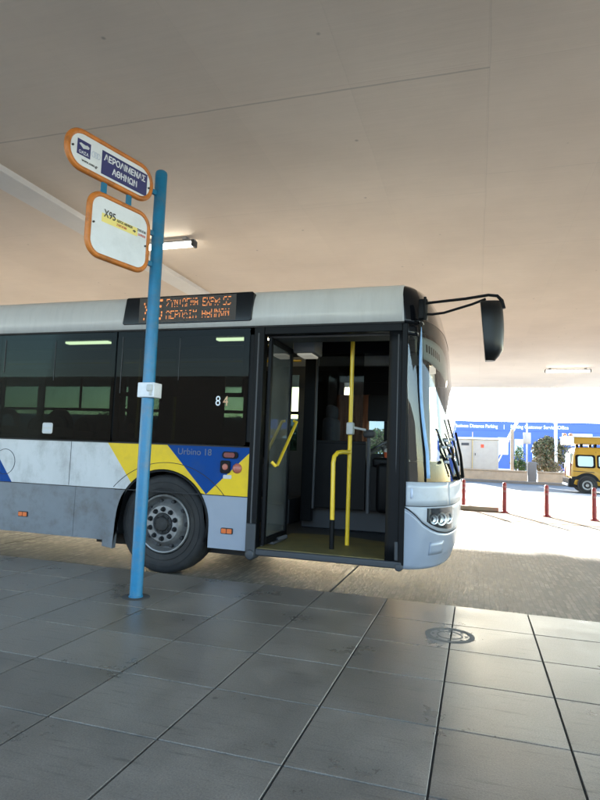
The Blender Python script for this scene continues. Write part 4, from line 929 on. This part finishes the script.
b = MB(); b.bbox(3.40,25.1,1.76,3.71,26.5,2.06,.03); b.bbox(3.38,25.05,2.055,7.0,26.55,2.085,.01); b.build('roof_box_end', 'white_p', rk)
b = MB()
for x_ in (4.0,4.5,5.3):
    for y_ in (25.3,26.4): b.box(x_-.05,y_-.05,1.60,x_+.05,y_+.05,1.80)
b.build('roof_rack_foot', 'black', van)
for x_, y_ in ((3.42,25.5),(3.62,25.3)):
    MB().lathe([(0,.13),(.05,.12),(.08,.08),(.085,.0),(0,0)], (x_,y_,2.085), seg=18).build('beacon', mat('beacon_amber', (.45,.25,.16), .4), van)

# ------------------------------------------------------------------ background
YP = 31.6
def wallthing(nm, x0_, x1_, label):
    b = MB(); b.bbox(x0_, YP, ZR-.1, x1_, YP+.35, .42, .02, 2); b.bbox(x0_-.02, YP-.03, .42, x1_+.02, YP+.38, .50, .015, 2)
    tag(b.build(nm, 'stone', loc=((x0_+x1_)/2,YP,ZR)), label, 'wall')
wallthing('low_wall', -1.6, 2.46, 'low tan concrete wall in front of the grey utility cabinet')
wallthing('low_wall', 2.98, 9.5, 'low tan concrete wall below the big bush behind the van')
wallthing('low_wall', -30, -1.75, 'low tan concrete wall running on behind the bus')
b = MB(); b.bbox(2.52,YP-.02,ZR,2.92,YP+.3,.98,.05)
tag(b.build('litter_bin', mat('bin_grey', (.10,.10,.105), .6, var=.1), loc=(2.72,YP,ZR)), 'dark grey post-like bin in the gap between the two low walls', 'bin')
cab = thing('utility_cabinet', (0,YP+1.2,ZR), 'pale grey metal utility cabinet standing behind the low wall', 'cabinet')
b = MB(); b.box(-1.10,YP+.5,ZR,1.10,YP+1.9,2.06); b.build('body', 'box_grey', cab, bevel=.02)
b = MB(); b.bbox(-1.17,YP+.42,2.06,1.17,YP+1.98,2.16,.02); b.build('lid', 'white_p', cab)
for x0_, x1_ in ((-1.0,-.28),(-.22,.98)):
    d_ = MB().box(x0_,YP+.475,.35,x1_,YP+.5,1.98).build('door', 'box_grey', cab, bevel=.008)
    MB().box(x0_+.12,YP+.455,1.2,x0_+.16,YP+.48,1.32).build('handle', 'ink', d_)
b = MB(); b.plate([(.2,1.62),(.36,1.62),(.36,1.8),(.2,1.8)], YP+.465, YP+.474); b.build('warning_sign', 'ink_red', cab)
b = MB(); b.plate([(-.80,1.72),(-.4,1.72),(-.4,1.86),(-.8,1.86)], YP+.465, YP+.474); b.build('name_plate', 'mdgrey', cab)
b = MB(); b.tube([(-.22,YP+.40,.3),(-.22,YP+.40,2.45)], .02); tag(b.build('marker_post', mat('post_ochre', (.45,.33,.14), .6), loc=(-.22,YP+.4,ZR)), 'thin ochre post standing in front of the utility cabinet', 'post')
# braced mast
tm_ = thing('braced_mast', (1.78,YP+.6,ZR), 'beige upright post propped by two long pale diagonal bars beside the cabinet', 'mast')
MB().bbox(1.70,YP+.5,ZR,1.86,YP+.7,2.65,.02).build('post', 'stone', tm_)
for o_ in (0, .16): MB().tube([(.92+o_,YP+.6,.9),(1.98+o_*.6,YP+.6,3.05)], .035, 8).build('brace', 'white_p', tm_)
sgnp = thing('road_sign', (2.52,YP+.8,ZR), 'thin grey sign post seen from behind left of the big bush', 'sign')
MB().tube([(2.52,YP+.8,ZR),(2.52,YP+.8,3.0)], .045, 10).build('post', 'ltgrey', sgnp); MB().bbox(2.33,YP+.74,1.9,2.71,YP+.76,2.5,.008).build('plate', 'steel', sgnp)
lp = thing('street_lamp', (3.92,30.4,ZR), 'tall slim white street lamp post behind the van', 'street lamp')
MB().tube([(3.92,30.4+2,ZR),(3.92,32.4,8.5)], [.085,.05], 12).build('post', 'white_p', lp); MB().bbox(3.2,32.3,8.45,4.0,32.5,8.58,.03).build('lamp_head', 'steel', lp)
# shrubs
def foliage(name, blobs, n, size, mats, parent, seed=1):
    random.seed(seed); b = MB()
    for _ in range(n):
        cx, cy, cz_, rx, ry, rz = random.choice(blobs)
        while True:
            p = Vector((random.uniform(-1,1), random.uniform(-1,1), random.uniform(-1,1)))
            if .35 < p.length < 1: break
        p = p*(1+.12*math.sin(7*p.x+5*p.z+cx*3))
        c = Vector((cx+p.x*rx, cy+p.y*ry, cz_+p.z*rz)); d = Vector((random.gauss(0,1), random.gauss(0,1), random.gauss(0,1))).normalized()
        e = d.cross(Vector((random.gauss(0,1), random.gauss(0,1), random.gauss(0,1)))).normalized(); s_ = size*random.uniform(.5,1.3)
        b.cur = random.choices(range(len(mats)), weights=[4,3,2][:len(mats)])[0]
        b.add([c-d*s_, c+e*s_*.35, c+d*s_, c-e*s_*.35], [(0,1,2,3)])
    return b.build(name, mats, parent, smooth=False, fixn=False)
def shrub(name, label, blobs, n, size, mats, seed, cat='bush', group=None, trunk=True):
    cx = sum(q[0] for q in blobs)/len(blobs); cy = blobs[0][1]
    t = thing(name, (cx,cy,ZR), label, cat, group)
    foliage('crown', blobs, n, size, mats, t, seed)
    b = MB()
    for q in blobs: b.tube([(cx+(q[0]-cx)*.2,cy,ZR), (cx+(q[0]-cx)*.6,q[1],(q[2]+ZR)/2), (q[0],q[1],q[2])], [.09,.06,.02], 7)
    b.build('trunk', 'bark', t); return t
shrub('bush', 'large grey-green bush behind the low wall beside the van', [(3.75,YP+1.2,1.55,.62,.6,.75),(3.35,YP+1.2,1.35,.5,.5,.6),(4.2,YP+1.2,1.4,.55,.5,.9),(3.2,YP+1.2,1.7,.4,.4,.45),(3.6,YP+1.2,2.0,.45,.4,.38)], 9000, .075, ['leaf1','leaf2','leaf3'], 4)
shrub('dry_bush', 'low brown dry bush in front of the large grey-green bush', [(3.1,YP+.75,.85,.42,.3,.42),(3.7,YP+.75,.75,.5,.3,.35)], 3200, .06, ['leaf3','leaf1'], 5)
shrub('sapling', 'small bright green sapling left of the grey bin', [(2.15,YP+.8,1.25,.26,.25,.55),(1.95,YP+.8,.8,.28,.25,.3),(2.3,YP+.8,.75,.2,.2,.3)], 1500, .07, ['leaf4','leaf1'], 6, 'sapling')
shrub('bush', 'tall green bush seen through the driver side window of the bus', [(-5.1,YP+1.0,1.3,.9,.7,1.0),(-4.6,YP+1,2.0,.7,.6,.8),(-5.6,YP+1,1.9,.6,.6,.6)], 8000, .09, ['leaf1','leaf4','leaf2'], 8)
for i, (x, h) in enumerate(((-12,1.1),(-16.5,1.4),(-21,1.2),(-26,1.5),(-31,1.3))):
    shrub('hedge_tree', ('dark green shrub glimpsed through the bus windows, %s' % ['nearest the bus front','second from the bus front','third from the bus front','fourth from the bus front','farthest from the bus front'][i]),
          [(x+dx_, 36, h*1.0+dz_, 2.1, 1, h*1.0) for dx_, dz_ in ((-1.2,0),(1.1,.1),(0,.5))], 6500, .17, ['leaf2','leaf1'], 20+i, 'shrub', 'dark shrubs behind the bus')
gb = thing('terminal_building', (-30,62,ZR), 'long pale grey building glimpsed low through the windows on the left of the bus', 'building')
b = MB(); b.box(-75,60,ZR-.1,-9,70,4.6); b.build('wall', mat('grey_render', (.5,.52,.52), .8, var=.08, vscale=.5), gb, smooth=False)
for k in range(14): MB().box(-72+k*4.5,59.96,1.2,-69.5+k*4.5,60.02,2.6).build('window', 'black_gloss', gb, smooth=False)
# blue building
YB = 50
bld = thing('office_building', (8,YB+4,ZR), 'long low bright blue building with white lettering and pale windows in the background', 'building')
b = MB(); b.box(-1.95,YB,ZR-.1,26,YB+9,4.05); b.box(-3.3,YB+.6,ZR-.1,-1.95,YB+7,3.35); b.build('wall', 'bld_blue', bld, smooth=False)
b = MB(); b.box(-2.0,YB-.04,4.05,26.1,YB+9.1,4.13); b.box(-3.35,YB+.55,3.35,-2.0,YB+7,3.42); b.build('roof_edge', mat('blue_trim', (.03,.10,.5), .5), bld, smooth=False)
b = MB()
for z in (3.35,2.4,1.4): b.box(-1.94,YB-.01,z-.012,26,YB+.01,z+.012)
b.build('wall_seam', mat('blue_seam', (.01,.04,.28), .6), bld, smooth=False)
for x0_, z0_, x1_, z1_ in ((1.75,1.5,2.35,2.7),(3.05,1.5,3.5,2.6),(4.4,.3,5.3,2.2),(7.3,2.4,8.6,3.15),(12,1.4,13.4,2.8)):
    w = MB().box(x0_-.1,YB-.05,z0_-.1,x1_+.1,YB+.01,z1_+.1).build('window', 'white_p', bld, smooth=False); MB().box(x0_,YB-.06,z0_,x1_,YB-.045,z1_).build('pane', 'pale_glass', w, smooth=False)
b = MB(); b.box(-1.94,YB-.03,ZR,26,YB+.01,.25); b.build('base_band', 'white_p', bld, smooth=False)
text('Business Distance Parking     |     Parking Customer Service Office', .40, 'white_p', bld, basis((-1.8,YB-.03,3.70), (1,0,0), (0,0,1)), 'sign_lettering', bold=.008, sx=.82)
for x in (-2.0,-3.35): pass
b = MB(); b.tube([(-1.95,YB-.3,ZR),(-1.95,YB-.3,4.4)], .06, 8); b.tube([(-3.4,YB-.3,ZR),(-3.4,YB-.3,3.9)], .06, 8); b.tube([(-3.4,YB-.3,2.4),(-1.95,YB-.3,2.4)], .04, 8)
b.build('pipe_frame', 'white_p', bld)

# ------------------------------------------------------------------ light, world, camera
EL, AZ = math.radians(13.3), math.radians(-20)        # azimuth from +Y, negative towards -X
sd = Vector((math.sin(AZ)*math.cos(EL), math.cos(AZ)*math.cos(EL), math.sin(EL)))
w = bpy.data.worlds.new('World'); bpy.context.scene.world = w; w.use_nodes = True; nt = w.node_tree
bg = nt.nodes['Background']; sky = nt.nodes.new('ShaderNodeTexSky'); sky.sky_type = 'NISHITA'; sky.sun_disc = False
sky.sun_elevation = EL; sky.sun_rotation = AZ % (2*PI); sky.air_density = 1.0; sky.dust_density = .8
nt.links.new(sky.outputs[0], bg.inputs[0]); bg.inputs[1].default_value = .15
sun = bpy.data.lights.new('sun', 'SUN'); sun.energy = 5; sun.angle = math.radians(.5); sun.color = (1, .955, .88)
so = bpy.data.objects.new('sun', sun); C.objects.link(so); so.rotation_euler = (-sd).to_track_quat('-Z', 'Y').to_euler()
cam = bpy.data.cameras.new('camera'); co = bpy.data.objects.new('camera', cam); C.objects.link(co)
cam.sensor_fit = 'VERTICAL'; cam.sensor_height = 36; cam.lens = 36*571.5/800; cam.clip_end = 3000; cam.clip_start = .05
yaw, pitch, roll = .302032, .0884126, .0371636
f = Vector((-math.sin(yaw)*math.cos(pitch), math.cos(yaw)*math.cos(pitch), math.sin(pitch))); r = Vector((math.cos(yaw), math.sin(yaw), 0)); u = r.cross(f)
r2 = math.cos(roll)*r+math.sin(roll)*u; u2 = -math.sin(roll)*r+math.cos(roll)*u
m3 = Matrix((r2, u2, -f)).transposed(); co.matrix_world = Matrix.Translation((0,0,CAMZ)) @ m3.to_4x4()
S = bpy.context.scene; S.camera = co
S.view_settings.view_transform = 'Standard'; S.view_settings.look = 'None'; S.view_settings.gamma = 1; S.view_settings.exposure = 3.55
S.render.engine = 'CYCLES'; S.cycles.max_bounces = 12; S.cycles.diffuse_bounces = 6; S.cycles.transparent_max_bounces = 16
